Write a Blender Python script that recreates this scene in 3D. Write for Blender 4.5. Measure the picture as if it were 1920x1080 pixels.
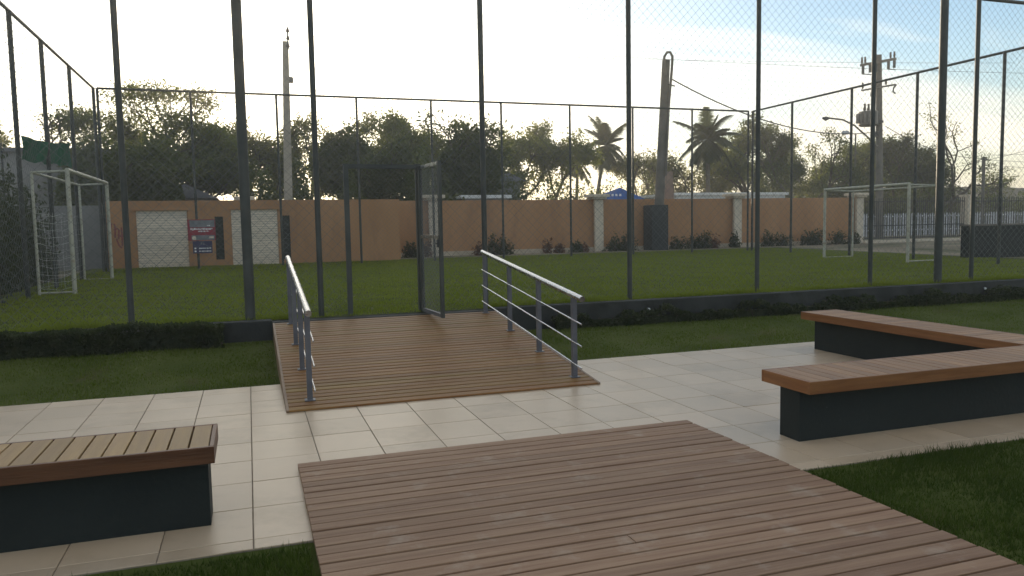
import bpy, math, random
import numpy as np
from mathutils import Matrix, Vector

random.seed(7)
for o in list(bpy.data.objects):
    bpy.data.objects.remove(o)
scene = bpy.context.scene
COL = scene.collection
R = math.radians

# ------------------------------------------------------------------ camera
CAM = np.array([0.0, 0.0, 1.7])
FPX = 1447.4                       # focal length in photo pixels (1920 wide)
YAW, PIT, ROL = R(18.7556), R(-4.6308), R(-1.0543)
_f = np.array([math.sin(YAW)*math.cos(PIT), math.cos(YAW)*math.cos(PIT), math.sin(PIT)])
_r = np.array([math.cos(YAW), -math.sin(YAW), 0.0])
_u = np.cross(_r, _f)
_c, _s = math.cos(ROL), math.sin(ROL)
RIGHT, UP = _c*_r+_s*_u, _c*_u-_s*_r
cam = bpy.data.cameras.new('camera')
cam.sensor_width = 36.0
cam.lens = 36.0*FPX/1920.0
cam.clip_end = 3000.0
cam.clip_start = 0.05
cam_o = bpy.data.objects.new('camera', cam)
COL.objects.link(cam_o)
m = Matrix.Identity(4)
for i in range(3):
    m[i][0], m[i][1], m[i][2], m[i][3] = RIGHT[i], UP[i], -_f[i], CAM[i]
cam_o.matrix_world = m
scene.camera = cam_o

# ------------------------------------------------------------------ sky, sun, exposure
SUN_AZ, SUN_EL = R(2.5), R(5.8)      # azimuth measured from +Y towards +X
SKY_STRENGTH = 0.15
SUN_STRENGTH = 2.6
EXPOSURE = 1.05
sun_dir = Vector((math.sin(SUN_AZ)*math.cos(SUN_EL), math.cos(SUN_AZ)*math.cos(SUN_EL), math.sin(SUN_EL)))
world = bpy.data.worlds.new('World')
scene.world = world
world.use_nodes = True
wn, wl = world.node_tree.nodes, world.node_tree.links
wn.clear()


def wnode(t, **kw):
    n = wn.new(t)
    for k, v in kw.items():
        setattr(n, k, v)
    return n


def wmath(op, a, b=None, c=None, clamp=False):
    n = wnode('ShaderNodeMath', operation=op, use_clamp=clamp)
    for i, x in enumerate((a, b, c)):
        if x is None:
            continue
        if isinstance(x, (int, float)):
            n.inputs[i].default_value = x
        else:
            wl.new(x, n.inputs[i])
    return n.outputs[0]


sky = wnode('ShaderNodeTexSky', sky_type='NISHITA', sun_disc=False)
sky.sun_elevation = SUN_EL
sky.sun_rotation = SUN_AZ
sky.air_density = 1.0
sky.dust_density = 0.7
sky.ozone_density = 2.6
tc = wnode('ShaderNodeTexCoord')
sep = wnode('ShaderNodeSeparateXYZ')
wl.new(tc.outputs['Generated'], sep.inputs[0])
zc = wmath('ADD', wmath('MAXIMUM', sep.outputs[2], 0.0), 0.16)
comb = wnode('ShaderNodeCombineXYZ')
wl.new(wmath('DIVIDE', sep.outputs[0], zc), comb.inputs[0])
wl.new(wmath('DIVIDE', sep.outputs[1], zc), comb.inputs[1])
mp = wnode('ShaderNodeMapping')
mp.inputs['Rotation'].default_value = (0, 0, R(-25))
mp.inputs['Scale'].default_value = (0.55, 1.15, 1.0)
wl.new(comb.outputs[0], mp.inputs[0])
n1 = wnode('ShaderNodeTexNoise')
n1.inputs['Scale'].default_value = 0.8
n1.inputs['Detail'].default_value = 7.0
n1.inputs['Roughness'].default_value = 0.56
n1.inputs['Distortion'].default_value = 0.5
wl.new(mp.outputs[0], n1.inputs[0])
ramp = wnode('ShaderNodeValToRGB')
ramp.color_ramp.elements[0].position = 0.44
ramp.color_ramp.elements[1].position = 0.62
wl.new(n1.outputs[0], ramp.inputs[0])
# the thin cloud veil is dense towards the sun and breaks up away from it
sdv = wnode('ShaderNodeVectorMath', operation='DOT_PRODUCT')
nrm = wnode('ShaderNodeVectorMath', operation='NORMALIZE')
wl.new(tc.outputs['Generated'], nrm.inputs[0])
wl.new(nrm.outputs[0], sdv.inputs[0])
sdv.inputs[1].default_value = sun_dir
dotp = wmath('MAXIMUM', sdv.outputs['Value'], 0.0)
veil = wmath('MULTIPLY', wmath('POWER', dotp, 14.0), 0.8)
low = wmath('MULTIPLY', wmath('POWER', wmath('SUBTRACT', 1.0, wmath('MAXIMUM', sep.outputs[2], 0.0)), 14.0), 0.85)
cover = wmath('ADD', wmath('ADD', wmath('MULTIPLY', ramp.outputs[0], 0.9), low), veil, clamp=True)
scat = wmath('ADD', wmath('MULTIPLY', wmath('POWER', dotp, 16.0), 8.0),
             wmath('ADD', 4.5, wmath('MULTIPLY', wmath('POWER', dotp, 3.0), 1.6)))
cc = wnode('ShaderNodeVectorMath', operation='SCALE')
warm = wmath('MULTIPLY', wmath('POWER', wmath('SUBTRACT', 1.0, wmath('MAXIMUM', sep.outputs[2], 0.0)), 11.0), wmath('POWER', dotp, 5.0), clamp=True)
tint = wnode('ShaderNodeMix', data_type='RGBA')
tint.inputs['A'].default_value = (1.0, 0.945, 0.82, 1)
tint.inputs['B'].default_value = (1.0, 0.80, 0.40, 1)
wl.new(warm, tint.inputs['Factor'])
wl.new(tint.outputs['Result'], cc.inputs[0])
wl.new(scat, cc.inputs['Scale'])
mix = wnode('ShaderNodeMix', data_type='RGBA')
wl.new(cover, mix.inputs['Factor'])
wl.new(sky.outputs[0], mix.inputs['A'])
wl.new(cc.outputs[0], mix.inputs['B'])
bg = wnode('ShaderNodeBackground')
bg.inputs['Strength'].default_value = SKY_STRENGTH
wl.new(mix.outputs['Result'], bg.inputs['Color'])
wo = wnode('ShaderNodeOutputWorld')
wl.new(bg.outputs[0], wo.inputs['Surface'])

sl = bpy.data.lights.new('sun', 'SUN')
sl.energy = SUN_STRENGTH
sl.angle = R(0.6)
sl.color = (1.0, 0.82, 0.58)
so = bpy.data.objects.new('sun', sl)
so.rotation_euler = (-sun_dir).to_track_quat('-Z', 'Y').to_euler()
COL.objects.link(so)

scene.view_settings.view_transform = 'Standard'
scene.view_settings.look = 'None'
scene.view_settings.gamma = 1.0
scene.view_settings.exposure = EXPOSURE
scene.view_settings.use_curve_mapping = False
scene.render.engine = 'CYCLES'
scene.cycles.max_bounces = 6
scene.cycles.transparent_max_bounces = 8


# ------------------------------------------------------------------ photo pixel helpers
def ray(px, py):
    return RIGHT*(px-960)/FPX - UP*(py-540)/FPX + _f


def onz(px, py, z):
    d = ray(px, py)
    return CAM+d*((z-CAM[2])/d[2])


def ony(px, py, Y):
    d = ray(px, py)
    return CAM+d*(Y/d[1])


def onx(px, py, X):
    d = ray(px, py)
    return CAM+d*(X/d[0])


# ------------------------------------------------------------------ materials
def nodes_of(name):
    mt = bpy.data.materials.new(name)
    mt.use_nodes = True
    nt = mt.node_tree
    return mt, nt, nt.nodes, nt.links, nt.nodes['Principled BSDF']


def pmat(name, c1, c2=None, scale=4.0, stretch=(1, 1, 1), rough=0.7, bump=0.0, bscale=None, metal=0.0,
         rand=0.0, spots=None, spot_scale=2.0, spot_range=(0.58, 0.66), spec=0.4, detail=5.0, lo=0.35, hi=0.65,
         use_object=False, trans=None, rvar=0.0, spot_flat=False):
    """mottled procedural material: two tones mixed by noise in place, a per-piece tone, optional stains"""
    mt, nt, N, L, B = nodes_of(name)
    c2 = c2 or c1
    geo = N.new('ShaderNodeNewGeometry')
    tcn = N.new('ShaderNodeTexCoord')
    src = tcn.outputs['Object'] if use_object else geo.outputs['Position']
    oi = N.new('ShaderNodeObjectInfo')
    add = N.new('ShaderNodeVectorMath')
    add.operation = 'ADD'
    sc = N.new('ShaderNodeVectorMath')
    sc.operation = 'SCALE'
    sc.inputs[0].default_value = (7.3, 3.1, 5.7)
    L.new(oi.outputs['Random'], sc.inputs['Scale'])
    L.new(src, add.inputs[0])
    if rand:
        L.new(sc.outputs[0], add.inputs[1])
    mpn = N.new('ShaderNodeMapping')
    mpn.inputs['Scale'].default_value = stretch
    L.new(add.outputs[0], mpn.inputs[0])
    no = N.new('ShaderNodeTexNoise')
    no.inputs['Scale'].default_value = scale
    no.inputs['Detail'].default_value = detail
    no.inputs['Roughness'].default_value = 0.6
    L.new(mpn.outputs[0], no.inputs[0])
    rm = N.new('ShaderNodeValToRGB')
    rm.color_ramp.elements[0].position = lo
    rm.color_ramp.elements[1].position = hi
    rm.color_ramp.elements[0].color = (*c1, 1)
    rm.color_ramp.elements[1].color = (*c2, 1)
    L.new(no.outputs[0], rm.inputs[0])
    col = rm.outputs[0]
    if spots:
        n2 = N.new('ShaderNodeTexNoise')
        n2.inputs['Scale'].default_value = spot_scale
        n2.inputs['Detail'].default_value = 8.0
        n2.inputs['Roughness'].default_value = 0.68
        L.new(src if spot_flat else mpn.outputs[0], n2.inputs[0])
        r2 = N.new('ShaderNodeMapRange')
        r2.inputs['From Min'].default_value, r2.inputs['From Max'].default_value = spot_range
        L.new(n2.outputs[0], r2.inputs['Value'])
        mx = N.new('ShaderNodeMix')
        mx.data_type = 'RGBA'
        L.new(r2.outputs[0], mx.inputs['Factor'])
        L.new(col, mx.inputs['A'])
        mx.inputs['B'].default_value = (*spots, 1)
        col = mx.outputs['Result']
    if rand:
        hs = N.new('ShaderNodeHueSaturation')
        mr = N.new('ShaderNodeMapRange')
        mr.inputs['To Min'].default_value = 1-rand
        mr.inputs['To Max'].default_value = 1+rand
        L.new(oi.outputs['Random'], mr.inputs['Value'])
        L.new(mr.outputs[0], hs.inputs['Value'])
        L.new(col, hs.inputs['Color'])
        col = hs.outputs[0]
    L.new(col, B.inputs['Base Color'])
    B.inputs['Roughness'].default_value = rough
    if rvar:
        rr = N.new('ShaderNodeMapRange')
        rr.inputs['To Min'].default_value = max(0.05, rough-rvar)
        rr.inputs['To Max'].default_value = rough+rvar
        L.new(no.outputs[0], rr.inputs['Value'])
        L.new(rr.outputs[0], B.inputs['Roughness'])
    B.inputs['Metallic'].default_value = metal
    B.inputs['Specular IOR Level'].default_value = spec
    if bump:
        nb = N.new('ShaderNodeTexNoise')
        nb.inputs['Scale'].default_value = bscale or scale*6
        nb.inputs['Detail'].default_value = 4.0
        L.new(mpn.outputs[0], nb.inputs[0])
        bp = N.new('ShaderNodeBump')
        bp.inputs['Strength'].default_value = bump
        bp.inputs['Distance'].default_value = 0.01
        L.new(nb.outputs[0], bp.inputs['Height'])
        L.new(bp.outputs[0], B.inputs['Normal'])
    if trans:
        out = N['Material Output']
        tr = N.new('ShaderNodeBsdfTranslucent')
        tr.inputs['Color'].default_value = (*trans, 1)
        ms = N.new('ShaderNodeMixShader')
        ms.inputs[0].default_value = 0.45
        L.new(B.outputs[0], ms.inputs[1])
        L.new(tr.outputs[0], ms.inputs[2])
        L.new(ms.outputs[0], out.inputs['Surface'])
    return mt


M = {}
M['tile'] = pmat('tile', (.51, .385, .26), (.58, .445, .31), 1.6, rough=.36, rand=.075, spots=(.40, .295, .19), spot_scale=1.1,
                 spot_range=(.52, .74), bump=.03, bscale=40, spec=.35, rvar=.1)
M['grout'] = pmat('grout', (.20, .16, .115), (.31, .25, .185), 9, rough=.95)
M['deck'] = pmat('deck', (.235, .130, .074), (.345, .215, .130), 3, stretch=(.35, 6, 6), rough=.66, rand=.11, bump=.3, bscale=12,
                 spots=(.43, .335, .25), spot_scale=3.6, spot_range=(.56, .82), rvar=.1, spec=.3, spot_flat=True)
M['ramp'] = pmat('ramp', (.185, .080, .024), (.27, .140, .050), 3, stretch=(.4, 6, 6), rough=.55, rand=.14, bump=.25, bscale=12,
                 spots=(.25, .155, .04), spot_scale=.5, spot_range=(.48, .70), rvar=.12, spec=.3)
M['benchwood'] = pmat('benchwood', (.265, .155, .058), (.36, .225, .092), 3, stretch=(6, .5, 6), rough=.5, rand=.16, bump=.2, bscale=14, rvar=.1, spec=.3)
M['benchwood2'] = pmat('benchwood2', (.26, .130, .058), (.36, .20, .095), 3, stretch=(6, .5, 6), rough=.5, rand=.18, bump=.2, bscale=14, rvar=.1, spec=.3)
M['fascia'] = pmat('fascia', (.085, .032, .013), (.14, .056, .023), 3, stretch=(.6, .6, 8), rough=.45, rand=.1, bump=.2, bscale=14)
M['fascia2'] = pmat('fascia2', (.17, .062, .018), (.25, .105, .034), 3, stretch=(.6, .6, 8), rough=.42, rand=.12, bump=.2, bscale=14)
M['sideboard'] = pmat('sideboard', (.20, .12, .07), (.27, .18, .11), 3, stretch=(6, .6, 6), rough=.55, bump=.2)
M['benchbase'] = pmat('benchbase', (.011, .0155, .015), (.018, .023, .022), 1.2, rough=.62, spots=(.07, .07, .065), spot_scale=7,
                      spot_range=(.69, .73), bump=.18, bscale=30, spec=.25, rvar=.15)
M['steel'] = pmat('steel', (.42, .42, .43), (.52, .52, .52), 5, rough=.27, metal=1.0, rvar=.08)
M['greypaint'] = pmat('greypaint', (.085, .085, .10), (.12, .12, .135), 6, rough=.42, spec=.5, spots=(.06, .055, .055), spot_scale=8, spot_range=(.62, .75))
M['greenpost'] = pmat('greenpost', (.034, .038, .034), (.058, .062, .056), 3, rough=.5, spots=(.075, .07, .055), spot_scale=7,
                      spot_range=(.62, .78), bump=.08, bscale=60)
M['wire'] = pmat('wire', (.12, .125, .12), (.17, .175, .17), 4, rough=.5)
M['curb'] = pmat('curb', (.022, .024, .023), (.040, .041, .038), 2.2, rough=.85, spots=(.013, .015, .010), spot_scale=3, spot_range=(.5, .7), bump=.3, bscale=30)
M['wall'] = pmat('wall', (.36, .185, .085), (.42, .225, .108), .9, stretch=(1, 1, .35), rough=.9, bump=.15, bscale=30, spots=(.27, .145, .08), spot_scale=1.0, spot_range=(.53, .74))
M['wallbase'] = pmat('wallbase', (.42, .35, .26), (.50, .42, .32), 3, rough=.9)
M['cream'] = pmat('cream', (.56, .48, .37), (.64, .55, .43), 1.5, rough=.85, bump=.1, bscale=25, spots=(.42, .36, .28), spot_scale=1.5, spot_range=(.58, .8))
M['stone'] = pmat('stone', (.66, .555, .43), (.78, .67, .53), 2.5, stretch=(.6, 1, 3), rough=.85, rand=.07, bump=.4, bscale=18)
M['slot'] = pmat('slot', (.02, .025, .018), (.035, .04, .03), 3, rough=.6)
M['goal'] = pmat('goal', (.36, .35, .275), (.45, .44, .36), 3, rough=.5, spots=(.28, .24, .17), spot_scale=4, spot_range=(.56, .70))
M['cord'] = pmat('cord', (.62, .62, .56), (.72, .72, .66), 5, rough=.9)
M['concrete'] = pmat('concrete', (.13, .118, .10), (.19, .17, .145), 2, rough=.9, bump=.2, bscale=20)
M['concrete2'] = pmat('concrete2', (.33, .29, .23), (.40, .35, .28), 2, rough=.9, bump=.2, bscale=20)
M['stack'] = pmat('stack', (.26, .19, .15), (.33, .25, .20), 1.5, rough=.9, bump=.2)
M['darkbox'] = pmat('darkbox', (.022, .026, .028), (.034, .038, .040), 1.5, rough=.7)
M['transformer'] = pmat('transformer', (.17, .155, .135), (.23, .21, .185), 4, rough=.6)
M['insulator'] = pmat('insulator', (.10, .07, .055), (.14, .10, .08), 6, rough=.35)
M['cable'] = pmat('cable', (.02, .02, .02), (.035, .035, .035), 4, rough=.6)
M['bark'] = pmat('bark', (.06, .047, .034), (.10, .08, .06), 5, stretch=(1, 1, .3), rough=.95, bump=.4, bscale=12)
M['palmbark'] = pmat('palmbark', (.09, .075, .055), (.13, .11, .085), 4, stretch=(.3, .3, 5), rough=.95, bump=.4)
M['leaf'] = pmat('leaf', (.038, .052, .016), (.075, .092, .028), .7, rough=.6, rand=.15, trans=(.28, .30, .05), detail=3)
M['leafdark'] = pmat('leafdark', (.028, .040, .014), (.055, .070, .022), .8, rough=.6, rand=.15, trans=(.16, .19, .035), detail=3)
M['leafdry'] = pmat('leafdry', (.055, .058, .022), (.095, .092, .038), .8, rough=.65, rand=.12, trans=(.36, .34, .08), detail=3)
M['palmleaf'] = pmat('palmleaf', (.028, .040, .016), (.050, .064, .026), 1.5, rough=.5, trans=(.07, .09, .02), detail=3)
M['hedgeleaf'] = pmat('hedgeleaf', (.016, .024, .010), (.048, .058, .020), 6, rough=.55, trans=(.06, .08, .015), detail=3)
M['redleaf'] = pmat('redleaf', (.10, .045, .03), (.14, .07, .04), 2, rough=.6, trans=(.15, .06, .03))
M['grass'] = pmat('grass', (.160, .185, .018), (.24, .26, .034), .8, rough=.7, trans=(.22, .28, .03), spec=.12, lo=.3, hi=.7, spots=(.20, .165, .055), spot_scale=.45, spot_range=(.56, .74))
M['lawngrass'] = pmat('lawngrass', (.075, .105, .012), (.130, .160, .022), 1.0, rough=.7, trans=(.12, .17, .02), spec=.12, lo=.3, hi=.7, spots=(.13, .105, .04), spot_scale=.6, spot_range=(.56, .74))
M['grassnear'] = pmat('grassnear', (.040, .060, .009), (.078, .098, .016), 2.0, rough=.65, trans=(.06, .11, .012), spec=.15, spots=(.10, .085, .03), spot_scale=1.2, spot_range=(.58, .74))
M['soil'] = pmat('soil', (.055, .070, .013), (.085, .098, .024), 1.3, rough=.95, bump=.4, bscale=25, spots=(.085, .065, .03), spot_scale=1.0, spot_range=(.58, .74), spec=.1)
M['sand'] = pmat('sand', (.20, .165, .115), (.28, .235, .165), .25, rough=.95, spots=(.09, .10, .045), spot_scale=.3, spot_range=(.5, .62), spec=.1)
M['dune'] = pmat('dune', (.085, .075, .055), (.15, .13, .10), .35, rough=.95, spots=(.045, .05, .03), spot_scale=.5, spot_range=(.47, .60), bump=.6, bscale=1.5)
M['greywall'] = pmat('greywall', (.20, .195, .185), (.27, .26, .245), .8, rough=.9, spots=(.14, .135, .125), spot_scale=.7, spot_range=(.5, .75))
M['greyroof'] = pmat('greyroof', (.13, .13, .145), (.18, .18, .195), 1.2, rough=.8)
M['whitewall'] = pmat('whitewall', (.62, .62, .60), (.72, .72, .70), .7, rough=.85)
M['bluetarp'] = pmat('bluetarp', (.04, .13, .36), (.06, .17, .44), 2, rough=.5, trans=(.03, .2, .7))
M['white'] = pmat('white', (.72, .72, .70), (.80, .80, .78), 4, rough=.6)
M['greywhite'] = pmat('greywhite', (.42, .42, .44), (.55, .55, .56), 3, rough=.7)
M['netgreen'] = pmat('netgreen', (.020, .11, .06), (.035, .16, .10), 2, rough=.8, trans=(.03, .20, .10))
M['red'] = pmat('red', (.22, .024, .038), (.28, .034, .05), 5, rough=.5)
M['signgrey'] = pmat('signgrey', (.13, .14, .15), (.20, .20, .21), 8, rough=.5)
M['navy'] = pmat('navy', (.030, .028, .075), (.045, .042, .10), 5, rough=.5)
M['graffiti'] = pmat('graffiti', (.20, .055, .055), (.26, .08, .075), 5, rough=.9)
M['darkmetal'] = pmat('darkmetal', (.03, .033, .036), (.05, .053, .056), 4, rough=.5)
M['lampglass'] = pmat('lampglass', (.45, .46, .47), (.55, .55, .55), 4, rough=.35)


# ------------------------------------------------------------------ mesh helpers
class MB:
    def __init__(self):
        self.v, self.f = [], []

    def add(self, vs, fs):
        n = len(self.v)
        self.v += [tuple(float(c) for c in p) for p in vs]
        self.f += [tuple(i+n for i in q) for q in fs]
        return self

    def box(self, x0, x1, y0, y1, z0, z1, bev=0.0):
        if bev <= 0:
            vs = [(x, y, z) for z in (z0, z1) for (x, y) in ((x0, y0), (x1, y0), (x1, y1), (x0, y1))]
            return self.add(vs, [(3, 2, 1, 0), (4, 5, 6, 7), (0, 1, 5, 4), (1, 2, 6, 5), (2, 3, 7, 6), (3, 0, 4, 7)])
        b = bev
        rings = [(0, z0), (0, z1-b), (b, z1)]
        vs, fs = [], []
        for ins, z in rings:
            vs += [(x0+ins, y0+ins, z), (x1-ins, y0+ins, z), (x1-ins, y1-ins, z), (x0+ins, y1-ins, z)]
        fs = [(3, 2, 1, 0), (8, 9, 10, 11)]
        for k in range(2):
            for i in range(4):
                j = (i+1) % 4
                fs.append((4*k+i, 4*k+j, 4*k+4+j, 4*k+4+i))
        return self.add(vs, fs)

    def tube(self, pts, rad, sides=8, cap=True):
        pts = [np.array(p, float) for p in pts]
        rads = rad if isinstance(rad, (list, tuple)) else [rad]*len(pts)
        vs, fs = [], []
        prev = None
        for i, p in enumerate(pts):
            if i == 0:
                d = pts[1]-pts[0]
            elif i == len(pts)-1:
                d = pts[-1]-pts[-2]
            else:
                d = pts[i+1]-pts[i-1]
            d = d/(np.linalg.norm(d)+1e-9)
            if prev is None:
                a = np.array([0, 0, 1.0]) if abs(d[2]) < .9 else np.array([1.0, 0, 0])
            else:
                a = prev
            u = a-d*np.dot(a, d)
            u /= np.linalg.norm(u)+1e-9
            prev = u
            w = np.cross(d, u)
            for k in range(sides):
                t = 2*math.pi*(k+.5)/sides
                vs.append(p+(u*math.cos(t)+w*math.sin(t))*rads[i])
        n = len(pts)
        for i in range(n-1):
            for k in range(sides):
                k2 = (k+1) % sides
                fs.append((i*sides+k, i*sides+k2, (i+1)*sides+k2, (i+1)*sides+k))
        if cap:
            fs.append(tuple(range(sides-1, -1, -1)))
            fs.append(tuple((n-1)*sides+k for k in range(sides)))
        return self.add(vs, fs)

    def prism(self, poly, axis, a0, a1):
        """extrude a polygon given in the two other axes along axis (0,1,2)"""
        n = len(poly)
        vs = []
        for a in (a0, a1):
            for p in poly:
                q = list(p)
                q.insert(axis, a)
                vs.append(q)
        fs = [tuple(range(n-1, -1, -1)), tuple(range(n, 2*n))]
        for i in range(n):
            j = (i+1) % n
            fs.append((i, j, n+j, n+i))
        return self.add(vs, fs)

    def mesh(self, name, mat, smooth=False):
        me = bpy.data.meshes.new(name)
        me.from_pydata(self.v, [], self.f)
        me.materials.append(M[mat])
        me.validate()
        import bmesh
        bm = bmesh.new()
        bm.from_mesh(me)
        bmesh.ops.recalc_face_normals(bm, faces=bm.faces)
        bm.to_mesh(me)
        bm.free()
        if smooth:
            me.polygons.foreach_set('use_smooth', [True]*len(me.polygons))
            try:
                me.set_sharp_from_angle(angle=R(40))
            except Exception:
                pass
        return me

    def build(self, name, mat, parent=None, smooth=False, loc=None):
        return link(name, self.mesh(name, mat, smooth), parent, loc)


def link(name, me, parent=None, loc=None, rot=None):
    o = bpy.data.objects.new(name, me)
    COL.objects.link(o)
    if parent is not None:
        o.parent = parent
    if loc is not None:
        o.location = loc
    if rot is not None:
        o.rotation_euler = rot
    return o


def tag(o, label, cat, group=None, kind=None):
    o['label'] = label
    if cat:
        o['category'] = cat
    if group:
        o['group'] = group
    if kind:
        o['kind'] = kind
    return o


def thing(name, label, cat, loc=(0, 0, 0), group=None, rz=0.0):
    o = bpy.data.objects.new(name, None)
    o.empty_display_size = 0.2
    COL.objects.link(o)
    o.location = loc
    o.rotation_euler = (0, 0, rz)
    return tag(o, label, cat, group)


def fast_mesh(name, verts, k, mat):
    """verts: (n*k,3) array, faces of k consecutive vertices"""
    n = len(verts)//k
    me = bpy.data.meshes.new(name)
    me.vertices.add(n*k)
    me.vertices.foreach_set('co', np.ascontiguousarray(verts, dtype=np.float32).ravel())
    me.loops.add(n*k)
    me.loops.foreach_set('vertex_index', np.arange(n*k, dtype=np.int32))
    me.polygons.add(n)
    me.polygons.foreach_set('loop_start', np.arange(0, n*k, k, dtype=np.int32))
    me.polygons.foreach_set('loop_total', np.full(n, k, dtype=np.int32))
    me.update(calc_edges=True)
    me.materials.append(M[mat])
    return me


def leaves(centers, size, rng, aspect=.42, up=0.0):
    """diamond leaves at the given centres"""
    n = len(centers)
    d = rng.normal(size=(n, 3))
    d[:, 2] += up
    d /= np.linalg.norm(d, axis=1)[:, None]
    e = rng.normal(size=(n, 3))
    e -= d*np.sum(e*d, axis=1)[:, None]
    e /= np.linalg.norm(e, axis=1)[:, None]
    s = size*rng.uniform(.6, 1.35, size=(n, 1))
    v = np.empty((n, 4, 3))
    v[:, 0] = centers-d*s*.5
    v[:, 1] = centers+e*s*aspect*.5
    v[:, 2] = centers+d*s*.5
    v[:, 3] = centers-e*s*aspect*.5
    return v.reshape(-1, 3)


# ------------------------------------------------------------------ ground
def field_z(y):
    return .44+(np.clip(y, 11.3, 27.0)-11.3)*.009


def lawn_z(x, y):
    rise = np.where(np.asarray(x) < 2, .19, .10)
    t = np.clip((np.asarray(y)-9.0)/1.9, 0, 1)
    return -.012+rise*t*t*(3-2*t)


def grid_mesh(name, xs, ys, zf, mat):
    X, Y = np.meshgrid(xs, ys)
    Z = zf(X, Y)
    V = np.stack([X, Y, Z], -1).reshape(-1, 3)
    nx = len(xs)
    fs = [(j*nx+i, j*nx+i+1, (j+1)*nx+i+1, (j+1)*nx+i) for j in range(len(ys)-1) for i in range(nx-1)]
    me = bpy.data.meshes.new(name)
    me.from_pydata(V.tolist(), [], fs)
    me.materials.append(M[mat])
    return me


def struct(name, me, label=None, parent=None):
    o = link(name, me, parent)
    o['kind'] = 'structure'
    if label:
        o['label'] = label
    return o


YF = 11.4            # near fence line
ZT = 5.85            # fence top
struct('ground', grid_mesh('ground', [-900, -60, -20, 0, 10, 20, 40, 80, 900], [-300, 0, 11.06, 11.22, 27.2, 40, 80, 1500],
                           lambda x, y: np.where(y < 11.1, -.09, np.where(y < 100, field_z(y)-.03, .5)), 'sand'),
       'sandy ground stretching beyond the wall to the horizon')
struct('lawn', grid_mesh('lawn', list(np.linspace(-14, 1.9, 12))+list(np.linspace(2.1, 26, 12)), list(np.linspace(-5, 8.9, 8))+list(np.linspace(9.05, 11.12, 9)), lawn_z, 'soil'),
       'mown lawn around the paved court')
struct('playing_field', grid_mesh('playing_field', np.linspace(-4.7, 21.0, 10), np.linspace(11.24, 27.1, 14),
                                  lambda x, y: field_z(y), 'soil'), 'green playing field inside the tall net fence')


def grass_patch(name, regions, zfun, dens, h, w, mat, seed, label, lean=.5, fall=None):
    rng = np.random.default_rng(seed)
    P = []
    for (x0, x1, y0, y1) in regions:
        n = int((x1-x0)*(y1-y0)*dens)
        p = np.stack([rng.uniform(x0, x1, n), rng.uniform(y0, y1, n)], -1)
        P.append(p)
    p = np.concatenate(P)
    # keep what the camera could see with a margin to the sides
    ang = np.degrees(np.arctan2(p[:, 0]+.3, p[:, 1]+1.2))
    p = p[(ang > -32) & (ang < 66)]
    if fall is not None:
        dist = np.hypot(p[:, 0], p[:, 1])
        p = p[rng.uniform(size=len(p)) < np.clip(fall/dist, 0, 1)]
    n = len(p)
    dist = np.hypot(p[:, 0], p[:, 1])
    # growth is uneven: low and tall tufts
    tuft = .75+.35*np.sin(p[:, 0]*3.1+np.sin(p[:, 1]*2.3)*2)*np.sin(p[:, 1]*3.7+p[:, 0]*1.1)
    hh = h*tuft*rng.uniform(.5, 1.25, n)
    ww = w*rng.uniform(.7, 1.3, n)
    a = rng.uniform(0, 2*math.pi, n)
    b = rng.uniform(0, 2*math.pi, n)
    ln = lean*rng.uniform(.2, 1.0, n)*hh
    z = zfun(p[:, 0], p[:, 1])-.004
    base = np.stack([p[:, 0], p[:, 1], z], -1)
    side = np.stack([np.cos(a)*ww/2, np.sin(a)*ww/2, np.zeros(n)], -1)
    tip = base+np.stack([np.cos(b)*ln, np.sin(b)*ln, hh], -1)
    v = np.stack([base-side, base+side, tip], 1).reshape(-1, 3)
    o = link(name, fast_mesh(name, v, 3, mat))
    return tag(o, label, 'grass', kind='stuff')


grass_patch('grass', [(3.455, 14, 1.0, 4.24), (-6, .235, 1.8, 4.18)], lawn_z, 6500, .066, .0065, 'grassnear', 1,
            'thick dark green grass beside the weathered timber deck', lean=.7, fall=5.0)
grass_patch('grass', [(-9, .235, 8.84, 11.0), (3.52, 24, 8.84, 11.05), (7.48, 24, 4.0, 8.84)], lawn_z, 2400, .038, .010, 'lawngrass', 2,
            'mown grass strip between the cream paving and the fence kerb', fall=8)
grass_patch('grass', [(-4.6, 20.5, 11.30, 27.0)], lambda x, y: field_z(y), 1300, .05, .016, 'grass', 3,
            'bright green turf of the fenced playing field', lean=.8, fall=10)
grass_patch('grass', [(-4.6, .6, 11.28, 11.55), (3.3, 20, 11.28, 11.55)], lambda x, y: field_z(y), 2400, .13, .012, 'grass', 4,
            'taller unmown grass fringe along the foot of the near fence', lean=.5)

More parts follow.
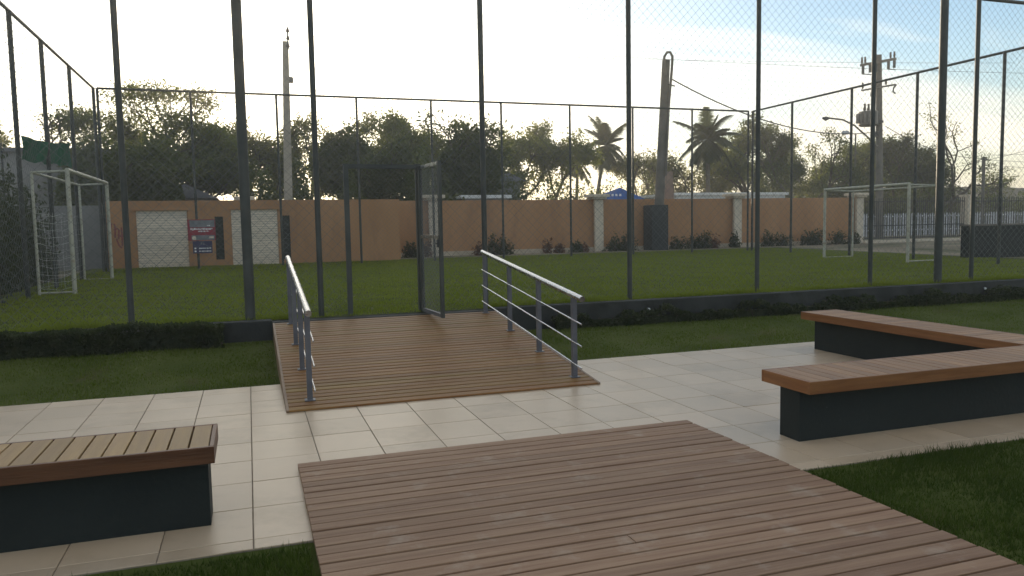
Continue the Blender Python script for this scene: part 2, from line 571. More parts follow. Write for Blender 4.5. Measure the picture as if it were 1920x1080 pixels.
# ------------------------------------------------------------------ paving
pav = MB()
pav.box(-7.2, 7.45, 4.25, 8.80, -.08, -.006)
pavement = struct('pavement', pav.mesh('pavement', 'grout'), 'cream square tiled court pavement')
TX, TY = .4772, .5165
tile_me = MB().box(-TX/2+.0035, TX/2-.0035, -TY/2+.0035, TY/2-.0035, -.02, 0, bev=.002).mesh('tile', 'tile')
cut_cache = {}
for i in range(-15, 16):
    for j in range(-8, 3):
        x0, x1 = -.045+i*TX, -.045+(i+1)*TX
        y0, y1 = 8.0+(j-1)*TY, 8.0+j*TY
        # skip what lies wholly under ramp, deck or outside the slab
        cx0, cx1, cy0, cy1 = max(x0, -7.2), min(x1, 7.45), max(y0, 4.25), min(y1, 8.80)
        if cx1-cx0 < .04 or cy1-cy0 < .04:
            continue
        if x0 > .30 and x1 < 3.42 and (y1 < 5.5 or y0 > 7.45):
            continue
        if x1 < -4.2 and y1 < 7:
            continue
        full = abs((cx1-cx0)-TX) < 1e-4 and abs((cy1-cy0)-TY) < 1e-4
        if full:
            o = link('tile', tile_me, pavement, ((x0+x1)/2, (y0+y1)/2, random.uniform(-.0012, .0008)))
        else:
            key = (round(cx1-cx0, 3), round(cy1-cy0, 3))
            if key not in cut_cache:
                a, b = key[0]/2-.0035, key[1]/2-.0035
                cut_cache[key] = MB().box(-a, a, -b, b, -.02, 0, bev=.002).mesh('tile', 'tile')
            o = link('tile', cut_cache[key], pavement, ((cx0+cx1)/2, (cy0+cy1)/2, random.uniform(-.0012, .0008)))
        o.rotation_euler = (random.uniform(-.0009, .0009), random.uniform(-.0009, .0009), 0)


# ------------------------------------------------------------------ timber deck in the foreground
def plank_mesh(name, length, width, thick, mat, bev=.005, axis='x'):
    mb = MB()
    w = width/2
    prof = [(-w, -thick), (w, -thick), (w, -bev), (w-bev, 0), (-w+bev, 0), (-w, -bev)]
    if axis == 'x':
        mb.prism(prof, 0, -length/2, length/2)
    else:
        mb.prism([(p[0], p[1]) for p in prof], 1, -length/2, length/2)
    return mb.mesh(name, mat)


deck = thing('timber_deck', 'low weathered grey brown timber deck with pale worn patches, lying between two lawns', 'deck', (1.845, 3.4, 0))
dx0, dx1, dy1 = .262, 3.428, 5.585
pitch = .110
nb = 42
joist_x = (dx0+.03, 1.05, 1.845, 2.64, dx1-.03)
pcache = {}
for k in range(nb):
    y = dy1-pitch*(k+.5)
    cuts = [dx0] + sorted(random.sample(joist_x[1:4], random.choice((0, 0, 0, 0, 1)))) + [dx1]
    for a_, b_ in zip(cuts[:-1], cuts[1:]):
        key = round(b_-a_, 3)
        if key not in pcache:
            pcache[key] = plank_mesh('plank', key-.004, pitch-.015, .028, 'deck', bev=.002)
        o = link('plank', pcache[key], deck, ((a_+b_)/2-1.845+random.uniform(-.0015, .0015), y-3.4+random.uniform(-.0012, .0012), .042+random.uniform(-.002, .002)))
        o.rotation_euler = (random.uniform(-.010, .010), random.uniform(-.0008, .0008), random.uniform(-.0012, .0012))
for xx in (dx0+.03, 1.05, 1.845, 2.64, dx1-.03):
    MB().box(xx-.022-1.845, xx+.022-1.845, dy1-pitch*nb+.02-3.4, dy1-.02-3.4, -.02, .0125).build('joist', 'fascia', deck)
# pale timber edging strip where the deck meets the right hand lawn
edge = tag(MB().box(3.436, 3.452, 1.0, 4.24, -.02, .018, bev=.003).build('deck_edging', 'concrete2'),
           'thin pale edging strip between weathered deck and lawn', 'edging')

# ------------------------------------------------------------------ timber ramp
RX0, RX1, RY0, RY1, RZ1 = .265, 3.47, 7.36, 11.02, .425
slope = math.atan2(RZ1-.02, RY1-RY0)
ramp_len = math.hypot(RZ1-.02, RY1-RY0)
timber_ramp = thing('timber_ramp', 'brown slatted timber ramp climbing to the open field gate', 'ramp', ((RX0+RX1)/2, RY0, .02))
nrp = 33
rp = ramp_len/nrp
pm = plank_mesh('plank', RX1-RX0-.05, rp-.019, .018, 'ramp', bev=.004)
for k in range(nrp):
    s = (k+.5)*rp
    o = link('plank', pm, timber_ramp, (random.uniform(-.003, .003), s*math.cos(slope), s*math.sin(slope)+random.uniform(-.0015, .0015)))
    o.rotation_euler = (slope+random.uniform(-.006, .006), 0, 0)
cx = (RX0+RX1)/2
for xx in (RX0+.0125, RX1-.0125):
    MB().prism([(0.0, -.018), (RY1-RY0, -.018), (RY1-RY0, RZ1-.02+.003), (0.0, .003)], 0, xx-cx-.0125, xx-cx+.0125).build('side_board', 'sideboard', timber_ramp)
for xx in (.95, 1.6, 2.25, 2.85):
    MB().prism([(.3, -.018), (RY1-RY0-.05, -.018), (RY1-RY0-.05, RZ1-.02-.03), (.3, .008)], 0, xx-cx-.025, xx-cx+.025).build('joist', 'sideboard', timber_ramp)


def ramp_z(y):
    return .02+(y-RY0)*math.tan(slope)


def handrail(x, label):
    t = thing('handrail', label, 'handrail', (x, 7.6, 0), 'handrails of the timber ramp')
    a, b = 7.40, 11.03
    h = .89
    MB().tube([(0, a-7.6, ramp_z(a)+h), (0, b-7.6, ramp_z(b)+h)], .032, 14).build('top_rail', 'steel', t, True)
    for y in (7.63, 8.70, 9.80, 10.93):
        z = ramp_z(y)
        po = MB().box(-.025, .025, y-7.6-.0275, y-7.6+.0275, z-.01, z+h-.026, bev=.003).build('post', 'greypaint', t)
        MB().box(-.05, .05, y-7.6-.05, y-7.6+.05, z-.004, z+.006).build('base_plate', 'greypaint', po)
    for hh in (.165, .40, .635):
        MB().tube([(-.0325 if x > 2 else .0325, a-.04-7.6, ramp_z(a-.04)+hh), (-.0325 if x > 2 else .0325, b-7.6-.05, ramp_z(b-.05)+hh)], .0085, 8).build('bar', 'steel', t, True)
    return t


handrail(.50, 'steel handrail with grey posts standing on the same ramp side as the clipped hedge')
handrail(3.29, 'steel handrail with grey posts standing on the ramp side next to the corner bench')


# ------------------------------------------------------------------ benches
def bench_arm(root, x0, x1, y0, y1, along, mat, ztop=.5, skip=None):
    """planks across the arm; along = 'x' or 'y'; coordinates are world, root sits at the origin of the thing"""
    ox, oy = root.location.x, root.location.y
    p = .107
    if along == 'x':
        me = plank_mesh('plank', y1-y0-.052, p-.007, .026, mat, bev=.003, axis='y')
        n = int((x1-x0-.052)/p)
        p = (x1-x0-.052)/n
        for k in range(n):
            o = link('plank', me, root, (x1-.026-p*(k+.5)-ox, (y0+y1)/2-oy, ztop+random.uniform(-.001, .001)))
    else:
        me = plank_mesh('plank', x1-x0-.052, p-.007, .026, mat, bev=.003, axis='x')
        n = int((y1-y0-.052)/p)
        p = (y1-y0-.052)/n
        for k in range(n):
            o = link('plank', me, root, ((x0+x1)/2-ox, y1-.026-p*(k+.5)-oy, ztop+random.uniform(-.001, .001)))


def fbox(root, x0, x1, y0, y1, z0, z1, name, mat, bev=.003):
    ox, oy = root.location.x, root.location.y
    return MB().box(x0-ox, x1-ox, y0-oy, y1-oy, z0, z1, bev=bev).build(name, mat, root)


bl = thing('slatted_bench', 'straight golden slatted bench on a dark base beside the weathered deck', 'bench', (-1.8, 4.83, 0), 'timber topped benches')
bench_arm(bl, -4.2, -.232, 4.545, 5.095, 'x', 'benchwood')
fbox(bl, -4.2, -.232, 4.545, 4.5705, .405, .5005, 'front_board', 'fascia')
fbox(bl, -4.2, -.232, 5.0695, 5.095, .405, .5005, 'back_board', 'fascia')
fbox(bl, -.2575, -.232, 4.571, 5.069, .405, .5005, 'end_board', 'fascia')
fbox(bl, -4.16, -.275, 4.69, 4.94, .0, .45, 'base', 'benchbase')

br = thing('corner_bench', 'L shaped corner bench with brown slatted top on dark plastered walls', 'bench', (5.6, 5.0, 0), 'timber topped benches')
bench_arm(br, 3.895, 6.84, 4.64, 5.21, 'x', 'benchwood2')
bench_arm(br, 6.84, 7.41, 4.64, 8.34, 'y', 'benchwood2')
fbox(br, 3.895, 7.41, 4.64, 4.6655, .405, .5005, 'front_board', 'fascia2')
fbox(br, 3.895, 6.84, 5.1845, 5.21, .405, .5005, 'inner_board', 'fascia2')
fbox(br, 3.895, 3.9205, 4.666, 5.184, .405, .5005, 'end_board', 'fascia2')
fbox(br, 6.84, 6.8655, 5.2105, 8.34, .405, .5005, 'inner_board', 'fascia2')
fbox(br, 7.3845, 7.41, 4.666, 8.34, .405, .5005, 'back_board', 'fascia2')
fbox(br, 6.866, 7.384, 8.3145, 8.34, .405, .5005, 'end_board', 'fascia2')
fbox(br, 3.945, 7.26, 4.81, 5.04, .0, .45, 'base', 'benchbase')
fbox(br, 7.02, 7.26, 5.0405, 8.285, .0, .449, 'base', 'benchbase')

# ------------------------------------------------------------------ kerb under the near fence
kerb = thing('fence_kerb', 'long dark concrete kerb wall carrying the near fence of the playing field', 'kerb', (6, 11.15, 0))
for (x0, x1) in ((-14, RX0-.005), (RX0, RX1), (RX1+.005, 26)):
    if x0 == RX0:
        MB().box(x0-6, x1-6, -.115, .22, -.1, .432).build('kerb_section', 'curb', kerb)
    else:
        MB().box(x0-6, x1-6, -.04, .20, -.1, .452, bev=.008).build('kerb_section', 'curb', kerb)


# ------------------------------------------------------------------ tall net fences
def net_mesh(w, h, s=.15, r=.0011):
    """diamond wire net filling a w x h panel in the XZ plane"""
    mb = MB()
    tri = [(0, r*2), (-r*1.73, -r), (r*1.73, -r)]
    for sgn in (1, -1):
        k = -int(h/s)-1
        while k*s < w+h:
            c = k*s
            k += 1
            # x = c + sgn*z  (sgn 1) or x = c - z
            zs = []
            if sgn == 1:
                z0, z1 = max(0, -c), min(h, w-c)
                a, b = (c+z0, z0), (c+z1, z1)
            else:
                z0, z1 = max(0, c-w), min(h, c)
                a, b = (c-z0, z0), (c-z1, z1)
            if z1-z0 < .03:
                continue
            yo = sgn*.002
            d = .7071
            n = (d, -d) if sgn == 1 else (d, d)       # in-plane normal (x,z)
            vs = []
            for (px, pz) in (a, b):
                for (u, v) in tri:
                    vs.append((px+n[0]*u, yo+v, pz+n[1]*u))
            mb.add(vs, [(0, 1, 4, 3), (1, 2, 5, 4), (2, 0, 3, 5)])
    return mb.mesh('wire_net', 'wire')


net_cache = {}


def net_panel(w, h):
    key = (round(w, 2), round(h, 2))
    if key not in net_cache:
        net_cache[key] = net_mesh(*key)
    return net_cache[key]


def fence_run(label, origin, direction, stops, z0f, ztop, r=.036, gap=None, thick=(), net=True):
    """posts at the distances in stops along direction, top rail and one net panel per bay"""
    ang = math.atan2(direction[1], direction[0])
    t = thing('net_fence', label, 'fence', (*origin, 0), 'tall fences round the playing field', ang)
    ca, sa = math.cos(ang), math.sin(ang)
    post_r = r
    for s in stops:
        zb = z0f(origin[0]+ca*s, origin[1]+sa*s)-.05
        MB().tube([(s, 0, zb), (s, 0, ztop)], post_r, 10).build('post', 'greenpost', t, True)
    for s, rr in thick:
        zb = z0f(origin[0]+ca*s, origin[1]+sa*s)-.05
        MB().tube([(s, .0, zb), (s, .0, ztop-.05)], rr, 14).build('post', 'greenpost', t, True)
    MB().tube([(stops[0], 0, ztop), (stops[-1], 0, ztop)], .034, 10).build('top_rail', 'greenpost', t, True)
    for a, b in zip(stops[:-1], stops[1:]):
        zb = z0f(origin[0]+ca*(a+b)/2, origin[1]+sa*(a+b)/2)+.06
        pieces = [(a, b, zb)]
        if gap and a < gap[0] < b:
            g0, g1, gz = gap
            pieces = [(a, g0, zb), (g1, b, zb), (g0, g1, gz)]
        for (p0, p1, zz) in pieces:
            if p1-p0 < .1:
                continue
            o = link('wire_net', net_panel(p1-p0-2*post_r, ztop-zz-.03), t, (p0+post_r, 0, zz))
            o['kind'] = 'stuff'
    return t


near_x0 = -4.015
near_stops = [2.485*k for k in range(0, 10)]
GX0, GX1, GZ = 1.37, 2.42, 2.60
nf = fence_run('tall dark green net fence on the kerb between the paved court and the playing field', (near_x0, YF), (1, 0), near_stops,
               lambda x, y: .44, ZT, r=.041, gap=(GX0-near_x0, GX1-near_x0, GZ+.05),
               thick=((-.02-near_x0, .070), (12.53-near_x0, .072)))
# gate frame, part of the near fence
MB().box(GX0-.035-near_x0, GX0+.035-near_x0, -.035, .035, .40, GZ+.03).build('gate_jamb', 'greenpost', nf)
MB().box(GX1-.035-near_x0, GX1+.035-near_x0, -.035, .035, .40, GZ+.03).build('gate_jamb', 'greenpost', nf)
MB().box(GX0+.036-near_x0, GX1-.036-near_x0, -.03, .03, GZ-.035, GZ+.025).build('gate_header', 'greenpost', nf)

YFAR = 25.2
far_x = [-3.93, -1.45, 1.0, 3.44, 5.86, 8.28, 10.8, 13.25, 15.7, 18.15]
fence_run('tall net fence along the far side of the field in front of the terracotta wall', (far_x[0], YFAR), (1, 0), [x-far_x[0] for x in far_x], lambda x, y: field_z(y), ZT, r=.038)
left_y = [11.4, 14.0, 16.9, 19.25, 22.0, 25.2]
fence_run('tall net fence behind the goal beside the dark overgrown shrubs', (-4.03, YFAR), (0, -1), [YFAR-y for y in reversed(left_y)], lambda x, y: field_z(y), ZT, r=.045)
right_y = [11.4, 14.85, 17.55, 20.1, 22.95, 25.2]
fence_run('tall net fence behind the goal beside the metal vehicle gate', (18.35, YFAR), (0, -1), [YFAR-y for y in reversed(right_y)], lambda x, y: field_z(y), ZT, r=.042)

# open gate leaf
gp = onz(838, 603, .415)
gdx, gdy = gp[0]-GX1, gp[1]-(YF-.05)
gw = 1.02
gang = math.atan2(gdy, gdx)
gate = thing('field_gate', 'open dark metal gate leaf with net infill swung out over the ramp', 'gate', (GX1+.01, YF-.06, .0), None, gang)
zb, zt = .445, 2.60
for a in (.035, gw-.035):
    MB().box(a-.035, a+.035, -.022, .022, zb, zt).build('stile', 'greenpost', gate)
for z, nm in ((zb+.03, 'bottom_rail'), (1.56, 'middle_rail'), (zt-.03, 'top_rail')):
    MB().box(.071, gw-.071, -.022, .022, z-.025, z+.025).build(nm, 'steel' if nm != 'bottom_rail' else 'greypaint', gate)
for z0, z1 in ((zb+.056, 1.53), (1.59, zt-.06)):
    o = link('wire_net', net_mesh(gw-.145, z1-z0, .075, .0012), gate, (.0725, 0, z0))
    o['kind'] = 'stuff'
lk = MB().box(gw-.13, gw-.075, -.03, .03, 1.42, 1.53).build('lock_box', 'darkmetal', gate)
MB().tube([(gw-.1, -.05, 1.47), (gw-.1, .05, 1.47)], .012, 8).build('handle', 'steel', lk)
for z in (.8, 2.3):
    MB().tube([(-.01, 0, z-.06), (-.01, 0, z+.06)], .016, 8).build('hinge', 'darkmetal', gate)


# ------------------------------------------------------------------ goals
def goal(label, xf, xb, y0, y1, h, nety=True):
    zb = float(field_z((y0+y1)/2))-.02
    t = thing('football_goal', label, 'goal', (xf, (y0+y1)/2, zb), 'white goals on the playing field')
    yc = (y0+y1)/2
    a, b, d = y0-yc, y1-yc, xb-xf
    r = .042
    for y in (a, b):
        MB().tube([(0, y, 0), (0, y, h)], r, 12).build('post', 'goal', t, True)
        MB().tube([(d, y, 0), (d, y, h-.05)], .028, 8).build('back_post', 'goal', t, True)
        MB().tube([(0, y, h-.02), (d, y, h-.05)], .026, 8).build('top_stay', 'goal', t, True)
        MB().tube([(0, y, .04), (d, y, .04)], .02, 6).build('ground_stay', 'goal', t, True)
    MB().tube([(0, a-.02, h), (0, b+.02, h)], r, 12).build('crossbar', 'goal', t, True)
    MB().tube([(d, a, h-.05), (d, b, h-.05)], .026, 8).build('back_bar', 'goal', t, True)
    if not nety:
        return t
    # sagging cord net on the near side and back
    mb = MB()
    rng = random.Random(int(xf*10))
    nz = 12
    for k in range(1, nz):
        z = (h*.72)*k/nz
        for (p, q, rr_) in (((0, a), (d, a), .0026), ((d, a), (d, b), .0012)):
            pts = []
            for i in range(9):
                u = i/8
                pts.append((p[0]+(q[0]-p[0])*u, p[1]+(q[1]-p[1])*u, z-.06*math.sin(math.pi*u)+rng.uniform(-.018, .018)))
            mb.tube(pts, rr_, 4, False)
    for (p, q, n, rr_) in (((0, a), (d, a), 4, .0015), ((d, a), (d, b), 12, .0010)):
        for k in range(1, n):
            u = k/n
            x, y = p[0]+(q[0]-p[0])*u, p[1]+(q[1]-p[1])*u
            mb.tube([(x+rng.uniform(-.02, .02), y+rng.uniform(-.02, .02), z) for z in np.linspace(.02, h*.66, 7)], rr_, 4, False)
    o = mb.build('net', 'cord', t)
    o['kind'] = 'stuff'
    return t


goal('white goal with a sagging cord net standing by the dark overgrown shrubs', -3.33, -3.95, 17.4, 21.9, 2.46)
goal('white goal standing in front of the metal vehicle gate', 17.1, 18.2, 16.55, 19.8, 2.15, False)

# ------------------------------------------------------------------ terracotta boundary wall
W1Y, W2Y = 26.75, 29.6
zbw = .50
wl_l = -4.0
front = thing('boundary_wall', 'terracotta wall section with two pale stone panels and dark vertical slots', 'wall', (0, W1Y, 0))
wz = 2.68


def wall_with_holes(root, x0, x1, y0, y1, z0, z1, holes, mat):
    """one solid wall body with rectangular recesses cut through its front face, built as butted blocks"""
    mb = MB()
    holes = sorted(holes)
    cur = x0
    for (hx0, hx1, hz0, hz1) in holes:
        mb.box(cur, hx0, y0, y1, z0, z1)
        mb.box(hx0, hx1, y0, y1, z0, hz0)
        mb.box(hx0, hx1, y0, y1, hz1, z1)
        mb.box(hx0, hx1, y0+.14, y1, hz0, hz1)
        cur = hx1
    mb.box(cur, x1, y0, y1, z0, z1)
    return mb.build('wall_body', mat, root)


def px_x(px, py, Y):
    return ony(px, py, Y)[0]


def px_z(px, py, Y):
    return ony(px, py, Y)[2]


pan = []
for (pa, pb, pt, pbm) in ((254, 350, 395, 497), (432, 519, 393, 495)):
    x0, x1 = px_x(pa+3, 450, W1Y), px_x(pb+3, 450, W1Y)
    pan.append((x0, x1, zbw+.06, px_z((pa+pb)/2, pt, W1Y)))
slots = []
for (pa, pb, pt, pbm) in ((404, 420, 406, 487), (530, 545, 404, 486)):
    slots.append((px_x(pa, 450, W1Y), px_x(pb, 450, W1Y), px_z(pa, pbm, W1Y), px_z(pa, pt, W1Y)))
xw0, xw1 = px_x(198, 430, W1Y), px_x(750, 430, W1Y)
wall_with_holes(front, xw0, xw1, 0, .35, zbw-.3, wz, pan+slots, 'wall')
for (x0, x1, z0, z1) in pan:
    n = 23
    hh = (z1-z0)/n
    panel = MB().box(x0+.02, x1-.02, .125, .139, z0, z1).build('stone_panel', 'grout', front)
    for k in range(n):
        dz = z0+hh*k
        mb = MB()
        mb.box(x0+.005, x1-.005, .03+random.uniform(-.012, .012), .124, dz+.006, dz+hh-.004)
        mb.build('stone_course', 'stone', panel)
for (x0, x1, z0, z1) in slots:
    sl_ = MB().box(x0+.002, x1-.002, .10, .139, z0+.002, z1-.002).build('slot_panel', 'slot', front)
    for k in range(9):
        z = z0+(z1-z0)*(k+.5)/9
        MB().box(x0+.01, x1-.01, .055, .099, z-.055, z-.025).build('slat', 'darkmetal', sl_)
# lintel lines over the stone panels
for (x0, x1, z0, z1) in pan:
    MB().box(x0-.06, x1+.06, -.03, -.002, z1+.004, z1+.05).build('lintel', 'wall', front)
# graffiti: a few red paint strokes on the plaster
gx = px_x(217, 440, W1Y)
strokes = [[(-.28, 2.02), (-.2, 2.1), (-.1, 2.05), (-.14, 1.88), (-.24, 1.86), (-.27, 1.95)], [(-.02, 2.06), (0, 1.9), (-.02, 1.62)],
           [(-.04, 1.86), (.06, 1.92), (.10, 1.84), (.08, 1.58)], [(.17, 1.94), (.18, 1.7), (.17, 1.36)], [(.02, 1.58), (.08, 1.38), (.16, 1.30)],
           [(.25, 1.88), (.26, 1.62), (.24, 1.42)], [(.05, 1.72), (.16, 1.66), (.27, 1.7)]]
mb = MB()
for st in strokes:
    mb.tube([(gx+a, -.004, b-.08) for a, b in st], .026, 5)
for i, v in enumerate(mb.v):
    mb.v[i] = (v[0], -.004+(v[1]+.004)*.06, v[2])
mb.build('graffiti', 'graffiti', front)

pil = thing('wall_pillar', 'low pale pillar cap rising above the terracotta wall beside the second stone panel', 'pillar', (px_x(458, 370, W1Y+.6), W1Y+.6, 0))
MB().box(-.22, .22, -.2, .2, zbw, wz+.02).build('shaft', 'cream', pil)
MB().box(-.33, .33, -.3, .3, wz+.021, wz+.14, bev=.02).build('cap', 'cream', pil)

back = thing('boundary_wall', 'long plain terracotta wall divided by cream pillars behind the far fence', 'wall', (0, W2Y, 0))
xb1 = px_x(1612, 420, W2Y)
wz2 = 2.72
MB().box(xw1-1.2, xb1, 0, .3, zbw-.3, wz2).build('wall_body', 'wall', back)
MB().box(xw1-1.2, xb1+.02, -.06, -.002, zbw-.3, zbw+.23).build('plinth', 'wallbase', back)
ret = tag(MB().box(xw1-.35, xw1-.002, W1Y+.351, W2Y-.07, zbw-.3, wz).build('return_wall', 'wall'),
          'short terracotta return wall joining the two boundary wall sections', 'wall')
for px, lab in ((812, 'cream wall pillar with a stepped cap, seen through the open gate leaf'),
                (1120, 'cream wall pillar with a broad stepped cap standing near the blue canopy'),
                (1379, 'cream wall pillar with a stepped cap standing near the tall palm'),
                (1607, 'cream end pillar with a stepped cap beside the metal vehicle gate')):
    x = px_x(px, 420, W2Y)
    p = thing('wall_pillar', lab, 'pillar', (x, W2Y, 0), 'cream pillars of the terracotta wall')
    MB().box(-.19, .19, -.20, -.0605, zbw-.2, wz2-.02).build('shaft', 'cream', p)
    MB().box(-.30, .30, -.30, .36, wz2+.002, wz2+.09, bev=.015).build('cap_lower', 'cream', p)
    MB().box(-.42, .42, -.38, .42, wz2+.091, wz2+.21, bev=.02).build('cap', 'cream', p)
# grey flank wall left of the terracotta section
fw = tag(MB().box(px_x(40, 430, 27.2), xw0-.003, W1Y+.45, W1Y+.75, zbw-.3, wz-.12).build('flank_wall', 'greywall'),
         'dull grey wall continuing the terracotta wall behind the net goal', 'wall')

# signs hung on the far fence
sg = thing('notice_board', 'faded red and grey notice board with pale lettering hung on the far fence', 'sign', (px_x(378, 430, YFAR-.06), YFAR-.06, 0))


def pz(y):
    return px_z(378, y, YFAR-.06)


sw = .39
MB().box(-sw, sw, 0, .02, pz(451), pz(411.5)).build('panel', 'red', sg)
MB().box(-sw+.06, sw-.02, -.004, -.001, pz(426), pz(413)).build('picture_strip', 'signgrey', sg)
MB().box(-sw+.1, sw-.03, -.004, -.001, pz(450), pz(441)).build('picture_strip', 'signgrey', sg)
rr = random.Random(5)


def scrawl(root, z, x0, x1, h, mat, wobble=.25):
    """line of illegible pale marks, as the photograph shows them"""
    mb = MB()
    x = x0
    while x < x1:
        w = rr.uniform(.018, .042)
        hh = h*rr.uniform(.55, 1.0)
        zz = z+rr.uniform(-h, h)*wobble*.5
        mb.box(x, min(x+w, x1), -.008, -.005, zz-hh/2, zz+hh/2)
        x += w+rr.uniform(.006, .016)
    mb.build('lettering', mat, root)


scrawl(sg, pz(429.5), -sw+.08, sw-.08, .06, 'white')
scrawl(sg, pz(433.5), -.1, .2, .035, 'white')
MB().box(.16, .24, -.008, -.005, pz(424), pz(422)).build('logo', 'white', sg)
MB().tube([(-sw+.17, -.006, pz(446)), (-sw+.17, -.009, pz(446))], .06, 10).build('logo', 'cream', sg)
MB().box(.2, .33, -.008, -.005, pz(447), pz(443.5)).build('logo', 'cream', sg)
sg2 = thing('notice_board', 'small navy notice board with two pale lines, hung under the red board', 'sign', (px_x(380, 462, YFAR-.05), YFAR-.05, 0))
sw2 = .275
MB().box(-sw2, sw2, 0, .02, pz(475), pz(452)).build('panel', 'navy', sg2)
mb = MB()
mb.prism([(-.06, pz(458.5)), (-.02, pz(458.5)), (.0, pz(455)), (-.035, pz(453.5))], 1, -.007, -.004)
mb.prism([(.0, pz(458.5)), (.07, pz(459)), (.03, pz(456))], 1, -.007, -.004)
mb.build('logo', 'signgrey', sg2)
for z in (465.5, 471):
    scrawl(sg2, pz(z), -.1, .24, .035, 'white', .1)
    MB().box(-.23, -.18, -.008, -.005, pz(z)-.022, pz(z)+.022).build('logo', 'white', sg2)

# dark box with the leaning pole
pb = thing('pole_base', 'tall dark square plinth at the foot of the leaning pole', 'plinth', (px_x(1238, 430, 28.7), 28.7, 0))
MB().box(-.38, .38, 0, .75, .5, px_z(1236, 384, 28.7), bev=.01).build('body', 'darkbox', pb)
lp = thing('leaning_pole', 'leaning weathered pole with a looped conduit at its tip rising from the dark plinth', 'pole', (pb.location.x, 29.05, 0))
b0 = ony(1236, 388, 29.05)
t0 = ony(1249, 113, 29.05)
base = np.array([b0[0], 29.05, px_z(1236, 384, 28.7)])
ox = lp.location.x
MB().tube([(base[0]-ox, 0, base[2]-.0+.002), (t0[0]-ox, 0, t0[2])], [.20, .165], 16).build('shaft', 'concrete', lp, True)
hp = [ony(a, b, 29.05) for a, b in ((1243, 330), (1249, 200), (1255, 130), (1256, 108), (1252, 100), (1246, 100), (1241, 108), (1240, 125), (1243, 142))]
hy = -.21
MB().tube([(p[0]-ox, hy, p[2]) for p in hp], .055, 8).build('conduit', 'concrete', lp, True)
p = ony(1252, 160, 29.05)
MB().tube([(p[0]-ox-.1, hy, p[2]), (p[0]-ox+.22, hy, p[2]-.06)], .03, 6).build('bracket', 'darkmetal', lp)

# ------------------------------------------------------------------ power poles
pp = thing('power_pole', 'pale concrete power pole with a small lamp bracket standing behind the stone panelled wall', 'pole', (px_x(536, 370, 33), 33, 0))
ox = pp.location.x
bt, tt = ony(537, 372, 33), ony(535, 78, 33)
MB().tube([(bt[0]-ox+.02, 0, .45), (tt[0]-ox, 0, tt[2])], [.26, .16], 4).build('shaft', 'concrete2', pp)
q = ony(537, 72, 33)
MB().tube([(q[0]-ox+.05, -.1, q[2]-.45), (q[0]-ox+.05, -.1, q[2]+.42)], .035, 6).build('riser', 'greypaint', pp)
for dz in (-.3, 0, .3):
    MB().tube([(q[0]-ox+.05, -.1, q[2]+dz-.07), (q[0]-ox+.05, -.1, q[2]+dz+.07)], [.085, .05], 8).build('insulator', 'insulator', pp)
q = ony(542, 150, 33)
MB().box(q[0]-ox-.08, q[0]-ox+.16, -.12, .12, q[2]-.1, q[2]+.12, bev=.04).build('lamp_box', 'transformer', pp)

TY_ = 36.0
tp = thing('transformer_pole', 'concrete utility pole with two crossarms and a grey transformer', 'pole', (px_x(1649, 330, TY_), TY_, 0))
ox = tp.location.x


def T(px, py):
    p = ony(px, py, TY_)
    return p[0]-ox, p[2]


x0, z0 = T(1650, 400)
x1, z1 = T(1648, 103)
MB().tube([(x0, 0, .4), (x1, 0, z1)], [.23, .15], 12).build('shaft', 'concrete', tp, True)
for (pa, pb_, nm) in (((1608, 124), (1673, 112), 'crossarm'), ((1610, 171), (1672, 160), 'crossarm')):
    a, b = T(*pa), T(*pb_)
    arm = MB().tube([(a[0], -.25, a[1]), (b[0], -.25, b[1])], .10 if pa[1] < 150 else .07, 4).build(nm, 'concrete', tp)
    for u in ((.03, .12, .45, .85, .96) if pa[1] < 150 else (.02, .42, .72)):
        x, z = a[0]+(b[0]-a[0])*u, a[1]+(b[1]-a[1])*u
        MB().tube([(x, -.25, z+.08), (x, -.25, z+.2), (x, -.25, z+.34), (x, -.25, z+.42)], [.04, .07, .05, .06], 8).build('insulator', 'insulator', arm, True)
    if pa[1] < 150:
        for u in (.05, .25, .43, .78, .95):
            x, z = a[0]+(b[0]-a[0])*u, a[1]+(b[1]-a[1])*u
            MB().box(x-.06, x+.06, -.33, -.24, z-.5, z-.08).build('fuse', 'darkmetal', arm)
        for (u, v) in ((.02, .28), (.42, .56), (.76, .98)):
            x, z = a[0]+(b[0]-a[0])*u, a[1]+(b[1]-a[1])*u-.5
            x2 = a[0]+(b[0]-a[0])*v
            MB().tube([(x, -.29, z), (x2, -.29, z)], .03, 5).build('link_bar', 'darkmetal', arm)
    else:
        for u in (.3, .97):
            x, z = a[0]+(b[0]-a[0])*u, a[1]+(b[1]-a[1])*u
            MB().tube([(x+.1, -.3, z), (x-.08, -.3, z-.18), (x-.12, -.3, z-.4), (x+.05, -.3, z-.5)], .045, 6).build('hook', 'darkmetal', arm, True)
xa, zt_ = T(1605, 210)
xb_, zb_ = T(1648, 240)
tk = MB()
tk.tube([(xa+.55, -.35, zb_+.03), (xa+.55, -.35, zb_+.1), (xa+.55, -.35, zt_-.04), (xa+.55, -.35, zt_)], [.42, .52, .52, .46], 16)
tank = tk.build('transformer_tank', 'transformer', tp, True)
for k in range(6):
    a = R(150+k*20)
    cxk, cyk = xa+.55+math.cos(a)*.58, -.35+math.sin(a)*.58
    MB().box(cxk-.05, cxk+.05, cyk-.05, cyk+.05, zb_+.2, zt_-.12).build('cooling_fin', 'transformer', tank)
for k in range(3):
    x = xa+.28+k*.27
    MB().tube([(x, -.35, zt_), (x, -.35, zt_+.12), (x+.03, -.35, zt_+.3), (x, -.35, zt_+.42)], [.05, .09, .05, .07], 8).build('bushing', 'insulator', tank, True)
MB().box(xa+.9, x1+.05, -.4, -.25, zb_+.25, zb_+.38).build('bracket', 'darkmetal', tp)
x, z = T(1639, 252)
